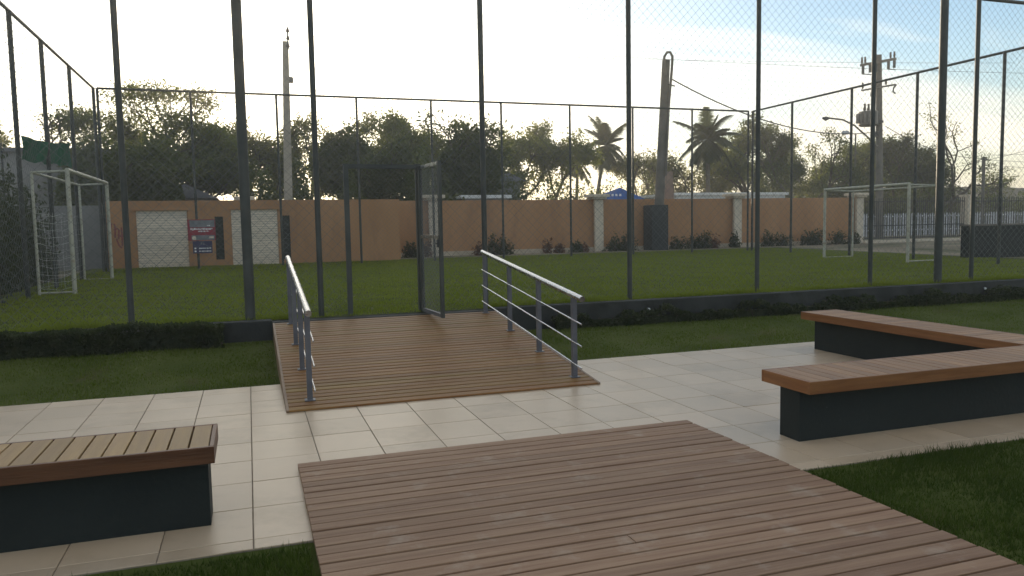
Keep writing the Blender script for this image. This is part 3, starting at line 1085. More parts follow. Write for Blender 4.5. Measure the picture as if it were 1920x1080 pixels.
MB().box(x-.15, x+.15, -.3, .0, z-.14, z+.14).build('lamp_box', 'darkmetal', tp)
arc = [T(*q) for q in ((1642, 275), (1625, 258), (1600, 236), (1578, 225), (1553, 222))]
la = MB().tube([(a, -.1, b) for a, b in arc], .05, 7).build('lamp_arm', 'concrete', tp, True)
x, z = T(1546, 222)
MB().tube([(x+.2, -.1, z), (x, -.1, z-.03), (x-.22, -.1, z)], [.07, .13, .05], 8).build('lamp_head', 'darkmetal', la, True)
sl2 = thing('street_lamp', 'slim street lamp with a pale flat head beyond the wall near the transformer pole', 'lamp', (px_x(1603, 330, 44), 44, 0))
ox = sl2.location.x
hd = ony(1586, 249, 44)
MB().tube([(0, 0, .4), (0, 0, hd[2]-.1), (hd[0]-ox+.2, 0, hd[2]+.02)], [.08, .055, .03], 8).build('column', 'concrete', sl2, True)
MB().tube([(hd[0]-ox+.3, 0, hd[2]), (hd[0]-ox+.1, 0, hd[2]+.02), (hd[0]-ox-.25, 0, hd[2]), (hd[0]-ox-.36, 0, hd[2]-.02)], [.06, .15, .15, .04], 8).build('lamp_head', 'lampglass', sl2, True)
fp = thing('power_pole', 'thin concrete post with wires standing behind the railing fence', 'pole', (px_x(1842, 380, 40), 40, 0))
MB().tube([(0, 0, .4), (.03, 0, px_z(1845, 294, 40))], [.13, .10], 6).build('shaft', 'concrete', fp)
MB().box(-.25, .3, -.04, .04, px_z(1845, 298, 40)-.05, px_z(1845, 298, 40)+.03).build('crossarm', 'darkmetal', fp)


def wire(label, a, b, sag, r=.018):
    a, b = np.array(a), np.array(b)
    pts = []
    for i in range(25):
        u = i/24
        p = a+(b-a)*u
        p[2] -= sag*4*u*(1-u)
        pts.append(p)
    return tag(MB().tube(pts, r, 4, False).build('power_cable', 'cable'), label, 'cable', 'cables across the sky')


c_a = ony(1257, 147, 29.0)
c_b = np.array([tp.location.x-.1, TY_-.3, px_z(1640, 246, TY_)])
wire('thick cable sagging from the leaning pole to the transformer pole', c_a, c_b, .95, .03)
wire('thin cable running from the transformer pole to the thin post', (tp.location.x+.2, TY_-.2, px_z(1660, 238, TY_)), (fp.location.x+.2, 40, px_z(1845, 297, 40)), .5, .02)
for (la_, pa, pb_, Y0, Y1) in (('highest thin wire crossing behind the crossarms of the transformer pole', (940, 92), (2050, 140), 60, 45),
                               ('thin wire passing just under the tip of the leaning pole', (700, 96), (1900, 118), 70, 60),):
    wire(la_, ony(*pa, Y0), ony(*pb_, Y1), .3, .016)
for (y0, y1, w_) in ((299, 303, 'middle of three'), (309, 315, 'lowest of three'), (291, 270, 'highest of three')):
    wire('thin wire leaving the thin post behind the railing fence, '+w_, (fp.location.x, 40, px_z(1845, y0, 40)), ony(2150, y1+4, 44), .15, .016)
wire('thin wire climbing from the thin post past the right goal net fence', ony(1700, 330, 42), ony(2100, 230, 34), .3, .016)

# ------------------------------------------------------------------ vehicle gate and railings on the right
VY = W2Y
vg = thing('vehicle_gate', 'dark metal bar gate between cream pillars beside the terracotta wall', 'gate', (xb1+.3, VY, 0))
ox = vg.location.x
gx1 = px_x(1806, 410, VY)
gz0, gz1 = .72, px_z(1700, 371, VY)
for z, nm in ((gz0+.02, 'bottom_rail'), (gz0+.62, 'middle_rail'), (gz1-.2, 'top_rail')):
    MB().box(0, gx1-ox, -.025, .025, z, z+.05).build(nm, 'darkmetal', vg)
bar = MB().box(-.014, .014, -.05, -.026, gz0+.0, gz1).mesh('bar', 'darkmetal')
n = int((gx1-ox)/.13)
for k in range(n+1):
    link('bar', bar, vg, ((gx1-ox)*k/n, 0, 0))
th = tag(MB().box(xb1+.03, gx1+.3, VY-.35, VY+.15, .35, .66).build('threshold', 'cream'), 'pale concrete threshold under the metal bar gate', 'threshold')
pr_ = thing('wall_pillar', 'plain cream gate pillar between the metal bar gate and the railing fence', 'pillar', (gx1+.31, VY, 0), 'cream pillars of the terracotta wall')
MB().box(-.24, .24, -.2, .25, .3, px_z(1815, 369, VY)).build('shaft', 'cream', pr_)
MB().box(-.30, .30, -.26, .31, px_z(1815, 369, VY)+.001, px_z(1815, 366, VY)+.03).build('cap', 'cream', pr_)
rf = thing('railing_fence', 'dark bar railing fence running on behind the low dark wall', 'fence', (gx1+.56, VY, 0))
for z, nm in ((.9, 'bottom_rail'), (gz1-.22, 'top_rail')):
    MB().box(0, 18, -.025, .025, z, z+.05).build(nm, 'darkmetal', rf)
bar2 = MB().box(-.014, .014, -.05, -.026, .6, gz1).mesh('bar', 'darkmetal')
for k in range(0, 110):
    link('bar', bar2, rf, (.1+k*.16, 0, 0))
# white picket fence across the lane
wf = thing('picket_fence', 'low white picket fence seen through the bars of the metal gate', 'fence', (30.5, 40, 0))
for z in (.9, 1.8):
    MB().box(0, 30, 0, .04, z, z+.07).build('rail', 'white', wf)
pk = MB().prism([(-.07, .5), (.07, .5), (.07, 1.95), (0, 2.05), (-.07, 1.95)], 1, -.03, -.002).mesh('picket', 'greywhite')
for k in range(120):
    link('picket', pk, wf, (.12+k*.25, 0, 0))
# low dark wall by the right fence
dx = px_x(1818, 450, 17.3)
dwall = thing('low_wall', 'low dark green rendered wall beyond the net fence in front of the railings', 'wall', (dx, 17.3, 0))
MB().box(0, 16, 0, .3, .2, px_z(1860, 423, 17.3)).build('wall_body', 'benchbase', dwall)
MB().box(-.04, 16.02, -.04, .34, px_z(1860, 423, 17.3)+.001, px_z(1860, 420.5, 17.3)+.01).build('coping', 'concrete', dwall)


# ------------------------------------------------------------------ far buildings and bank
def house(label, px0, px1, Y, pyt, depth, mat, name='house', gable=None, roofmat='greyroof', z0=.3):
    xa, xb = px_x(px0, 370, Y), px_x(px1, 370, Y)
    zt = px_z((px0+px1)/2, pyt, Y)
    h = thing(name, label, 'building', ((xa+xb)/2, Y, 0))
    w = (xb-xa)/2
    MB().box(-w, w, 0, depth, z0, zt).build('wall', mat, h)
    if gable:
        zg = px_z((px0+px1)/2, gable, Y)
        mbx = MB()
        mbx.prism([(-w-.3, zt+.002), (w+.3, zt+.002), (0, zg)], 1, -.3, depth+.3)
        mbx.build('roof', roofmat, h)
    else:
        MB().box(-w-.15, w+.15, -.15, depth+.15, zt+.001, zt+.16).build('roof', roofmat, h)
    return h


house('long plain grey building behind the green shade net', -120, 250, 36, 285, 6, 'greywall')
house('grey house with a low gabled roof peeping over the wall below the bright tree gap', 300, 395, 37, 372, 5, 'greywall', gable=345)
house('grey gabled shed among dark trees beyond the gate', 890, 975, 44, 340, 5, 'greywall', gable=314)
house('low building with a pale flat roof edge just above the wall beyond the gate', 868, 952, 36, 372, 4, 'greywall', roofmat='whitewall')
house('long low white roofed building just above the wall beside the tall palm', 1268, 1472, 40, 366, 5, 'whitewall', roofmat='whitewall')
ch = tag(MB().prism([(px_x(1240, 385, 31.5), 2.0), (px_x(1261, 385, 31.5), 2.0), (px_x(1257, 325, 31.5), px_z(1257, 322, 31.5)), (px_x(1247, 325, 31.5), px_z(1247, 322, 31.5))], 1, 31.3, 31.7).build('chimney_stack', 'stack'),
         'tapered pinkish masonry stack rising right behind the leaning pole', 'chimney')
ch.data.update()
# blue canopy with pale marks
bt = thing('canopy_tent', 'bright blue canopy tent with pale marks peeping over the wall', 'tent', (px_x(1172, 365, 38), 38, 0))
ox = bt.location.x
zp, ze = px_z(1190, 349, 38), px_z(1160, 374, 38)
hw = 1.25
mb = MB()
apex = (.4, 1.4, zp)
cs = [(-hw, 0, ze), (hw, 0, ze), (hw, 2.8, ze), (-hw, 2.8, ze)]
mb.add(cs+[apex]+[(a, b, c-.12) for a, b, c in cs], [(0, 1, 4), (1, 2, 4), (2, 3, 4), (3, 0, 4), (0, 5, 6, 1), (1, 6, 7, 2), (2, 7, 8, 3), (3, 8, 5, 0), (5, 8, 7, 6)])
mb.build('canopy', 'bluetarp', bt)
for (a, b, c) in cs:
    MB().tube([(a*.98, .05+b*.97, .4), (a*.98, .05+b*.97, c-.13)], .03, 6).build('leg', 'white', bt)
mb = MB()
for k in range(4):
    x = -.85+k*.23
    u = .30
    zz = ze+(zp-ze)*u
    yy = 1.4*u-.02
    mb.box(x, x+.13, yy-.02, yy-.004, zz-.09, zz+.10)
mb.build('lettering', 'white', bt)

xs = np.linspace(20, 220, 40)
ys = np.linspace(52, 130, 14)


def bank_z(x, y):
    t = np.clip((y-54)/22, 0, 1)
    s = np.clip((x-24)/25, 0, 1)
    return .3+(t*t*(3-2*t))*s*(4.9+.5*np.sin(x*.21)+.3*np.sin(x*.53+y*.2))+.15*np.sin(x*.9)*t


struct('sand_bank', grid_mesh('sand_bank', xs, ys, bank_z, 'dune'), 'scrubby grey brown bank beyond the metal gate')


# ------------------------------------------------------------------ trees
def grow(rng, h, spread, levels=4, lean=(0, 0), trunk_r=.16, fork=.32, splits=(3, 4), up=.55, multi=1, gnarl=.18):
    """returns segments (p0,p1,r0,r1,level) of a branching skeleton inside a unit crown of height h and half width spread"""
    segs, tips = [], []

    def rec(p, d, ln, r, lev):
        n = 3
        q = p
        for i in range(n):
            d2 = d+rng.normal(size=3)*gnarl
            d2[2] += .05
            d2 /= np.linalg.norm(d2)
            q2 = q+d2*ln/n
            segs.append((q, q2, r*(1-.25*i/n), r*(1-.25*(i+1)/n)))
            if lev >= levels-2 and i > 0:
                tips.append((q2, d2, lev))
            q, d = q2, d2
        if lev == levels:
            tips.append((q, d, lev))
            return
        for k in range(rng.integers(splits[0], splits[1]+1)):
            e = rng.normal(size=3)
            e -= d*np.dot(e, d)
            e /= np.linalg.norm(e)
            a = rng.uniform(.35, .95)
            nd = d*math.cos(a)+e*math.sin(a)
            nd[0] *= 1.0+.5*(spread/h)
            nd[1] *= 1.0+.5*(spread/h)
            nd += np.array([lean[0], lean[1], 0])*.5
            nd[2] = nd[2]*up+.18
            nd /= np.linalg.norm(nd)
            rec(q, nd, ln*rng.uniform(.62, .85), r*.6, lev+1)

    for k in range(multi):
        d = np.array([lean[0]*.6+rng.normal()*.15*(multi > 1)*2, lean[1]*.6+rng.normal()*.1, 1.0])
        d /= np.linalg.norm(d)
        rec(np.array([rng.normal()*.1*(multi > 1), rng.normal()*.1*(multi > 1), 0.0]), d, h*fork, trunk_r, 1)
    return segs, tips


def tree(name, label, px, pyt, Y, hwpx, seed, density=55, leaf=.17, clump=.42, leafmat='leaf', group='trees beyond the wall', levels=4, lean=(.25, 0),
         multi=1, up=.55, fork=.32, splits=(3, 4), trunk_r=None, dense_core=0, flat=.8, core=(.50, .40), bare=.0):
    rng = np.random.default_rng(seed)
    zb = float(.5)
    b = ony(px, 400, Y)
    H = px_z(px, pyt, Y)-zb
    dist = math.hypot(b[0], Y)
    half = hwpx/FPX*dist
    segs, tips = grow(rng, H, half, levels, lean, trunk_r or .02*H, fork, splits, up, multi)
    pts = np.array([t[0] for t in tips])
    allp = np.array([s[1] for s in segs])
    # fit the skeleton to the height and width seen in the photograph
    zmax = np.percentile(pts[:, 2], 99)
    cxm = (np.percentile(pts[:, 0], 3)+np.percentile(pts[:, 0], 97))/2
    wx = (np.percentile(pts[:, 0], 97)-np.percentile(pts[:, 0], 3))/2+1e-6
    wy = (np.percentile(pts[:, 1], 97)-np.percentile(pts[:, 1], 3))/2+1e-6
    sx, sy, sz = half*.92/wx, min(half, 3.2)*.92/wy, H*.97/zmax

    def fit(p):
        t = np.clip(p[..., 2]/zmax, 0, 1)
        out = np.array(p, float)
        out[..., 0] = (p[..., 0]-cxm*t)*sx*np.where(True, 1, 1)
        out[..., 1] = p[..., 1]*sy
        out[..., 2] = p[..., 2]*sz
        return out

    root = thing(name, label, 'tree', (b[0], Y, zb), group)
    mb = MB()
    for (p, q, r0, r1) in segs:
        mb.tube([fit(p), fit(q)], [max(r0, .014), max(r1, .011)], 5, False)
    mb.build('trunk', 'bark', root)
    P = fit(pts)
    n = density
    C = np.repeat(P, n, axis=0)
    C = C+rng.normal(size=C.shape)*np.array([clump, clump, clump*flat])*.6
    # ragged: drop leaves by a lumpy pattern
    lump = np.sin(C[:, 0]*2.1+seed)+np.sin(C[:, 1]*2.7+1.3*seed)+np.sin(C[:, 2]*2.9+.7*seed)
    C = C[(lump+rng.normal(size=len(C))*.8) > -1.0]
    C = C[C[:, 2] > bare*H+rng.normal(size=len(C))*.25]
    if dense_core:
        e = rng.normal(size=(dense_core, 3))
        e /= np.linalg.norm(e, axis=1)[:, None]
        e *= rng.uniform(.25, 1, size=(dense_core, 1))**.45
        e = e*np.array([half*.95, min(half, 3.0), H*core[1]])
        ragged = 1+.14*np.sin(e[:, 0]*3.1+seed)+.10*np.sin(e[:, 0]*7.3+e[:, 1]*4)
        e[:, 2] *= ragged
        e[:, 2] += H*core[0]
        C = np.concatenate([C, e])
    link('crown', fast_mesh('crown', leaves(C, leaf, rng), 4, leafmat), root)
    return root


def shrub(name, label, x, y, z, rx, ry, h, n, leaf, seed, mat='hedgeleaf', group=None, cat='shrub', spikes=0):
    rng = np.random.default_rng(seed)
    e = rng.normal(size=(n, 3))
    e /= np.linalg.norm(e, axis=1)[:, None]
    e *= rng.uniform(.1, 1, size=(n, 1))**.4
    e[:, 2] = np.abs(e[:, 2])
    lump = 1+.22*np.sin(e[:, 0]*6+seed)+.18*np.sin(e[:, 1]*7+seed*2)+.12*np.sin(e[:, 0]*13+e[:, 2]*9)
    C = e*np.array([rx, ry, h])*lump[:, None]
    root = thing(name, label, cat, (x, y, z), group)
    mb = MB()
    for k in range(6):
        a = rng.uniform(0, 6.28)
        q = np.array([math.cos(a)*rx*.5, math.sin(a)*ry*.5, h*rng.uniform(.5, .85)])
        mb.tube([(q[0]*.1, q[1]*.1, -.05), tuple(q*.6), tuple(q)], [.025*h, .016*h, .008*h], 5, False)
    mb.build('stem', 'bark', root)
    link('foliage', fast_mesh('foliage', leaves(C, leaf, rng), 4, mat), root)
    return root


# dense dark trees and hedges behind the wall (from the grey building to the gate)
D = dict(density=26, leaf=.22, clump=.5, leafmat='leafdark', lean=(.15, 0))
tree('dense_tree', 'dense dark tree filling the gap beside the green shade net', 185, 262, 33, 62, 11, dense_core=16000, **D)
tree('dense_tree', 'dense dark tree right under the spreading windswept crown', 272, 268, 34, 66, 12, dense_core=18000, **D)
tree('dense_tree', 'dense dark tree overhanging the low gabled grey roof', 385, 250, 40, 58, 13, dense_core=6500, density=34, leaf=.22, clump=.6, leafmat='leafdark', lean=(.2, 0), fork=.5, core=(.74, .22), bare=.52)
tree('windswept_tree', 'broad windswept tree with an airy spreading crown above the dark hedge trees', 300, 172, 41, 128, 14, density=60, leaf=.17, clump=.55, lean=(.35, 0), levels=5, splits=(2, 3), up=.42, fork=.24, multi=4, flat=.5)
tree('sparse_tree', 'sparse twiggy tree with thin curved branches behind the net goal', 130, 200, 38, 60, 15, density=7, leaf=.17, clump=.3, lean=(.35, 0), levels=4, splits=(2, 3), multi=2)
tree('airy_tree', 'backlit airy tree beside the pale concrete power pole, thin trunks showing', 470, 238, 44, 58, 16, density=48, leaf=.2, clump=.55, leafmat='leafdry', lean=(.2, 0), fork=.42, levels=4, multi=2, bare=.45)
tree('airy_tree', 'backlit yellow green tree in the brightest glow right of the concrete power pole', 575, 222, 46, 55, 17, density=60, leaf=.2, clump=.5, leafmat='leafdry', lean=(.1, 0), fork=.38, levels=4, multi=2, bare=.36)
tree('dense_tree', 'rounded dark tree next to the bright yellow gap above the wall', 640, 232, 40, 42, 18, density=40, leaf=.22, clump=.5, leafmat='leafdark', dense_core=8000, core=(.68, .28), bare=.36)
tree('dense_tree', 'large dark tree whose lower crown lies behind the gate header', 735, 256, 39, 72, 19, dense_core=17000, **D)
tree('windswept_tree', 'windswept tree with a feathery tip pointing up above the gate', 765, 206, 44, 72, 20, density=55, leaf=.19, clump=.42, lean=(.6, 0), levels=5, splits=(2, 3), multi=2)
tree('dense_tree', 'dense dome shaped dark tree right of the open gate leaf', 878, 222, 38, 66, 21, density=36, leaf=.22, clump=.5, leafmat='leafdark', dense_core=20000)
tree('airy_tree', 'ragged tree with gaps standing behind the grey gabled shed', 965, 252, 48, 48, 22, density=70, leaf=.22, clump=.5, lean=(.1, 0))
tree('airy_tree', 'ragged mid green tree between the dome shaped tree and the first palm', 1030, 236, 50, 48, 23, density=75, leaf=.22, clump=.5, lean=(.15, 0), levels=4)
tree('airy_tree', 'light open bush tree left of the leaning pole', 1205, 285, 55, 52, 24, density=24, leaf=.22, clump=.5, leafmat='leafdry', multi=2)
tree('airy_tree', 'open twiggy tree behind the trunk of the tall palm', 1295, 292, 52, 58, 25, density=24, leaf=.22, clump=.5, leafmat='leafdry', multi=2)
tree('airy_tree', 'open leafy tree right of the tall palm', 1400, 238, 50, 55, 26, density=60, leaf=.22, clump=.5, lean=(.2, 0), multi=2)
tree('airy_tree', 'dark leaning tree with long bare twigs between the far fence corner and the street lamp', 1500, 222, 46, 70, 27, density=75, leaf=.2, clump=.45, lean=(.35, 0), levels=4, leafmat='leafdark', multi=2)
tree('airy_tree', 'small ragged tree right behind the street lamp', 1600, 272, 52, 48, 28, density=60, leaf=.2, clump=.5, multi=2)
tree('dense_tree', 'bushy dark tree right beside the transformer pole', 1692, 258, 46, 42, 29, density=80, leaf=.2, clump=.45, leafmat='leafdark', multi=2)
tree('sparse_tree', 'nearly bare tree with long crooked branches behind the metal gate', 1768, 214, 44, 95, 30, density=9, leaf=.17, clump=.4, lean=(.3, 0), levels=5, splits=(2, 3), multi=2, trunk_r=.2, fork=.3)
tree('sparse_tree', 'small scrubby tree hugging the thin concrete post', 1850, 318, 46, 42, 31, density=8, leaf=.18, clump=.35, lean=(.2, 0), levels=4, multi=2)
tree('airy_tree', 'tree crown edge beyond the grey building', 0, 230, 48, 22, 32, density=22, leaf=.2, clump=.4)

for (lab, px, pyt, Y, hw, sd, dn) in (('open leafy tree between the tall palm and the dark leaning tree', 1448, 262, 54, 46, 51, 40),
                                     ('open leafy tree under the curved lamp arm', 1556, 280, 54, 44, 52, 36),
                                     ('leafy tree partly hidden by the transformer pole', 1642, 268, 53, 42, 53, 44),
                                     ('low leafy tree at the foot of the nearly bare tree', 1738, 292, 50, 46, 54, 30),
                                     ('open tree filling the gap behind the gate header', 690, 262, 54, 60, 55, 44),
                                     ('open tree between the dome shaped tree and the windswept tip', 818, 250, 52, 48, 56, 44)):
    tree('airy_tree', lab, px, pyt, Y, hw, sd, density=dn, leaf=.21, clump=.5, leafmat='leaf', lean=(.35, 0), multi=3, bare=.2)
# hedge of undergrowth just above the wall top
bush_where = ['right beside the concrete power pole on its gabled house side', 'just past the concrete power pole', 'under the bright yellow tree gap', 'behind the open gate leaf',
              'beside the grey gabled shed', 'under the short palm', 'under the full round palm', 'behind the blue canopy tent', 'behind the long white roof beside the tall palm',
              'at the far end of the long white roof', 'under the dark leaning twiggy tree', 'at the foot of the transformer pole', 'behind the metal bar gate']
for i, (px, pyt, Y, hw) in enumerate(((488, 330, 36, 34), (560, 335, 37, 45), (655, 348, 35, 45), (800, 300, 34, 55), (980, 338, 42, 55), (1060, 345, 46, 50), (1120, 350, 48, 55), (1215, 345, 50, 40),
                                       (1300, 350, 56, 60), (1440, 335, 44, 48), (1540, 352, 50, 60), (1650, 340, 48, 50), (1720, 350, 42, 50))):
    b = ony(px, 400, Y)
    dist = math.hypot(b[0], Y)
    shrub('undergrowth_bush', 'dark undergrowth bush '+bush_where[i], b[0], Y, .5, hw/FPX*dist, 1.6, px_z(px, pyt, Y)-.5, 4500, .22, 100+i, 'leafdark',
          'undergrowth bushes behind the terracotta wall', 'bush')


for i, (px, pyt, hw) in enumerate(((1640, 352, 40), (1700, 362, 50), (1780, 358, 55), (1860, 366, 55), (1925, 362, 40))):
    b = ony(px, 400, 46)
    shrub('scrub_bush', 'dark scrub bush beyond the bars '+('beside the end pillar of the wall', 'under the bushy dark tree', 'under the nearly bare tree', 'around the thin concrete post', 'behind the low dark wall')[i],
          b[0], 46, .4, hw/FPX*math.hypot(b[0], 46), 1.5, px_z(px, pyt, 46)-.4, 4000, .2, 140+i, 'leafdark', 'scrub bushes beyond the metal gate', 'bush')


def palm(label, pxc, pyc, pxb, Y, fl, seed, n=26, wind=0.0):
    rng = np.random.default_rng(seed)
    c = ony(pxc, pyc, Y)
    b = ony(pxb, 372, Y)
    t = thing('coconut_palm', label, 'tree', (b[0], Y, .5), 'palms beyond the wall')
    top = np.array([c[0]-b[0], 0, c[2]-.5])
    pts = []
    for i in range(9):
        u = i/8
        pts.append((top[0]*u**1.5, 0, top[2]*u))
    MB().tube(pts, [.17-.06*i/8 for i in range(9)], 8).build('trunk', 'palmbark', t, True)
    for k in range(n):
        a = 2*math.pi*(k*.382)+rng.uniform(-.2, .2)
        el = math.pi/2*(1-((k+.5)/n)**.9*1.5)+rng.normal()*.16
        L = fl*rng.uniform(.62, 1.15)
        d = np.array([math.cos(a)*math.cos(el)+wind, math.sin(a)*math.cos(el), math.sin(el)])
        d /= np.linalg.norm(d)
        m = 12
        droop = rng.uniform(.06, .15)
        p = top.copy()
        spine = [p]
        dd = d.copy()
        for i in range(m):
            dd = dd+np.array([wind*.06, 0, -droop])
            dd /= np.linalg.norm(dd)
            p = p+dd*L/m
            spine.append(p)
        mbf = MB()
        mbf.tube(spine, [.03*(1-i/(m+2)) for i in range(m+1)], 4, False)
        fr = mbf.build('frond', 'palmleaf', t)
        vs = []
        for i in range(1, m):
            for s in (-1, 1):
                for j in range(4):
                    u = (j+rng.uniform())/4
                    q = spine[i]*(1-u)+spine[i+1]*u
                    ax = spine[i+1]-spine[i]
                    ax /= np.linalg.norm(ax)
                    sd = np.cross(ax, np.array([0, 0, 1.0]))
                    sd /= np.linalg.norm(sd)+1e-6
                    ll = fl*.30*math.sin(math.pi*min(1, (i+.6)/(m+.5)))**.6*rng.uniform(.8, 1.1)
                    ld = sd*s*.75+ax*.55+np.array([wind*.25, 0, -.42])
                    ld /= np.linalg.norm(ld)
                    wv = ax*.055*fl/2.5
                    tipp = q+ld*ll
                    vs += [q-wv, q+wv, tipp]
        me2 = fast_mesh('leaflet', np.array(vs), 3, 'palmleaf')
        lo_ = link('leaflet', me2, fr)
        lo_['kind'] = 'stuff'
    return t


palm('palm with a full round star of fronds and a curved slender trunk', 1136, 274, 1112, 56, 2.45, 41, 34)
palm('tall palm with big ragged windblown fronds right of the leaning pole', 1327, 262, 1328, 44, 2.45, 42, 34, .12)
palm('short palm with a drooping dark crown beside the full round palm', 1083, 305, 1080, 58, 1.9, 43, 22)

# shrubs behind the left goal
for i, (x, y, rx, h, lab) in enumerate(((-5.9, 15.6, 1.5, 2.6, 'big dark overgrown shrub outside the fence, the one touching the near lawn corner'),
                                        (-6.1, 18.6, 1.6, 3.0, 'big dark overgrown shrub outside the fence behind the net goal'),
                                        (-6.0, 21.8, 1.5, 2.3, 'dark overgrown shrub beyond the net goal below the green shade net'),
                                        (-7.4, 24.6, 1.5, 2.6, 'dark overgrown shrub in front of the long grey building'))):
    shrub('overgrown_shrub', lab, x, y, .4, rx, 1.7, h, 11000, .15, 60+i, 'hedgeleaf', 'overgrown shrubs outside the fence')

# green shade net hung on the left fence
a1, a2 = onx(40, 254, -4.02), onx(134, 268, -4.02)
b1, b2 = onx(43, 300, -4.02), onx(134, 313, -4.02)
mb = MB()
n = 14
for i in range(n+1):
    u = i/n
    t_ = a1+(a2-a1)*u
    bq = b1+(b2-b1)*u
    for j in range(5):
        v = j/4
        p = t_+(bq-t_)*v
        mb.v.append((-4.03+.035*math.sin(u*17+v*3)-.02*v, p[1], p[2]-.06*math.sin(math.pi*u)*(1-v)+.03*math.sin(u*23)*v))
for i in range(n):
    for j in range(4):
        mb.f.append((i*5+j, i*5+j+1, (i+1)*5+j+1, (i+1)*5+j))
sn = mb.build('shade_net', 'netgreen')
so_ = sn.modifiers.new('thickness', 'SOLIDIFY')
so_.thickness = .006
tag(sn, 'green shade net tied high along the fence behind the goal', 'net')
tpole = thing('thin_post', 'thin dark bracket post in front of the long grey building', 'post', (px_x(6, 330, 30), 30, 0))
MB().tube([(0, 0, .4), (0, 0, px_z(6, 268, 30)), (-.25, 0, px_z(6, 268, 30))], .035, 6).build('column', 'darkmetal', tpole)

# planting along the foot of the terracotta wall
pl_where = ['by the wall corner behind the gate', 'seen through the open gate leaf', 'just right of the open gate leaf', 'tallest of those behind the ramp handrail end', 'beside the tallest shrub behind the handrail end',
            'midway between gate leaf and blue canopy pillar', 'next to a thin fence post left of the pillar', 'small and low beside a thin fence post', 'close to the pillar under the round palm',
            'right beside the pillar near the blue canopy', 'left of the dark plinth', 'right of the dark plinth', 'second right of the dark plinth', 'tall one midway between plinth and next pillar',
            'midway between plinth and next pillar', 'at the pillar near the tall palm', 'just past the pillar near the tall palm', 'second past the pillar near the tall palm', 'behind the far post of the netless goal',
            'beside the shrub behind the far goal post', 'inside the goal frame near the end pillar', 'at the foot of the end pillar by the metal gate']
pl = [(770, .75, .35, 'hedgeleaf'), (800, .9, .3, 'redleaf'), (897, .7, .3, 'redleaf'), (925, 1.0, .4, 'hedgeleaf'), (945, .8, .4, 'hedgeleaf'), (1025, .75, .25, 'redleaf'),
      (1048, .5, .25, 'redleaf'), (1080, .55, .3, 'hedgeleaf'), (1095, .45, .25, 'redleaf'), (1152, .75, .55, 'hedgeleaf'), (1174, .8, .5, 'hedgeleaf'),
      (1270, .6, .5, 'hedgeleaf'), (1303, .7, .55, 'hedgeleaf'), (1320, .95, .4, 'hedgeleaf'), (1338, .7, .3, 'redleaf'), (1376, .8, .3, 'hedgeleaf'), (1440, .85, .5, 'hedgeleaf'),
      (1466, .7, .6, 'hedgeleaf'), (1515, .75, .6, 'hedgeleaf'), (1530, .9, .5, 'hedgeleaf'), (1570, .8, .5, 'hedgeleaf'), (1600, .6, .5, 'hedgeleaf')]
for i, (px, h, r, mt) in enumerate(pl):
    x = px_x(px, 460, W2Y-.5)
    red = mt == 'redleaf'
    shrub('border_plant', ('reddish border plant ' if red else 'green border shrub ')+pl_where[i],
          x, W2Y-.55, .55, r*.85, .25, h*.8, 200 if red else 480, .12, 200+i, mt, 'reddish plants along the wall' if red else 'green shrubs along the wall', 'plant')


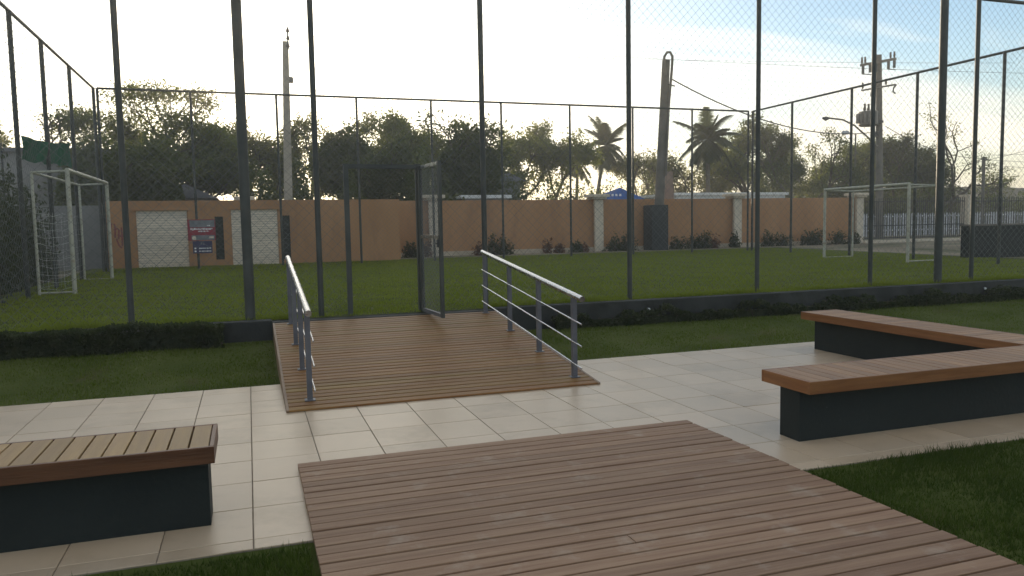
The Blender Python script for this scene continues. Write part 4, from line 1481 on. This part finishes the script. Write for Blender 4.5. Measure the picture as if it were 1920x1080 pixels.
# clipped hedge on the left and ground cover along the kerb
def hedge(name, label, x0, x1, y0, y1, z0, z1, dens, leaf, seed, cat='hedge', top_var=.05):
    rng = np.random.default_rng(seed)
    n = int((x1-x0)*(y1-y0+z1-z0)*dens)
    u = rng.uniform(0, 1, n)
    x = rng.uniform(x0, x1, n)
    bumpx = top_var*(np.sin(x*3.3)+.6*np.sin(x*7.9+1)+.5*np.sin(x*17))
    zz = z1+bumpx
    front = rng.uniform(size=n) < (z1-z0)/((z1-z0)+(y1-y0))
    y = np.where(front, y0+np.abs(rng.normal(size=n))*.06, rng.uniform(y0, y1, n))
    z = np.where(front, z0+(zz-z0)*rng.uniform(0, 1, n), zz-np.abs(rng.normal(size=n))*.05)
    y = y+.05*np.sin(x*4.1)*front
    C = np.stack([x, y, z], -1)
    root = thing(name, label, cat, ((x0+x1)/2, (y0+y1)/2, z0))
    C = C-np.array(root.location)
    link('foliage', fast_mesh('foliage', leaves(C, leaf, rng, up=.8), 4, 'hedgeleaf'), root)
    mb = MB()
    xx = np.arange(x0+.1, x1, .22)
    for q in xx:
        a = rng.uniform(-.06, .06)
        mb.tube([(q-root.location.x, a, -.05), (q-root.location.x+rng.uniform(-.08, .08), a, (z1-z0)*.8)], [.012, .006], 4, False)
    mb.build('stem', 'bark', root)
    MB().box(x0+.05-root.location.x, x1-.05-root.location.x, y0+.09-root.location.y, y1-.02-root.location.y, -.1, z1-z0-.07).build('inner_growth', 'hedgeleaf', root)
    return root


hedge('clipped_hedge', 'clipped dark hedge growing against the kerb left of the ramp', -9.5, -.36, 10.74, 11.09, .12, .50, 4200, .05, 81, top_var=.022)
hedge('ground_cover', 'dark straggly ground cover plants along the kerb right of the ramp', 4.4, 22, 10.86, 11.09, .06, .27, 1700, .06, 82, 'plant', .07)
for i, px in enumerate((745, 777)):
    pass
# small kerb lights
for i, (px, py) in enumerate(((1217, 580), (1848, 541))):
    p = ony(px, py, 11.08)
    o = thing('kerb_light', 'tiny pale garden light set in the kerb '+('close to the ramp' if i == 0 else 'behind the corner bench'), 'light', (p[0], 11.105, p[2]), 'tiny kerb lights')
    MB().tube([(0, 0, 0), (0, -.03, 0)], .022, 10).build('lens', 'white', o, True)
    MB().tube([(0, .003, 0), (0, -.012, 0)], .03, 10).build('bezel', 'greypaint', o, True)

# ------------------------------------------------------------------ thin evening haze
hz = MB()
hz.box(-905, 905, -305, 1505, -1.2, 16.0)
mt = bpy.data.materials.new('haze')
mt.use_nodes = True
nt = mt.node_tree
nt.nodes.clear()
out = nt.nodes.new('ShaderNodeOutputMaterial')
pv = nt.nodes.new('ShaderNodeVolumePrincipled')
pv.inputs['Color'].default_value = (.95, .91, .82, 1)
pv.inputs['Density'].default_value = .0022
pv.inputs['Anisotropy'].default_value = .55
nt.links.new(pv.outputs[0], out.inputs['Volume'])
M['haze'] = mt
ho = hz.build('haze', 'haze')
tag(ho, 'thin evening haze hanging over the whole field', 'haze', kind='stuff')
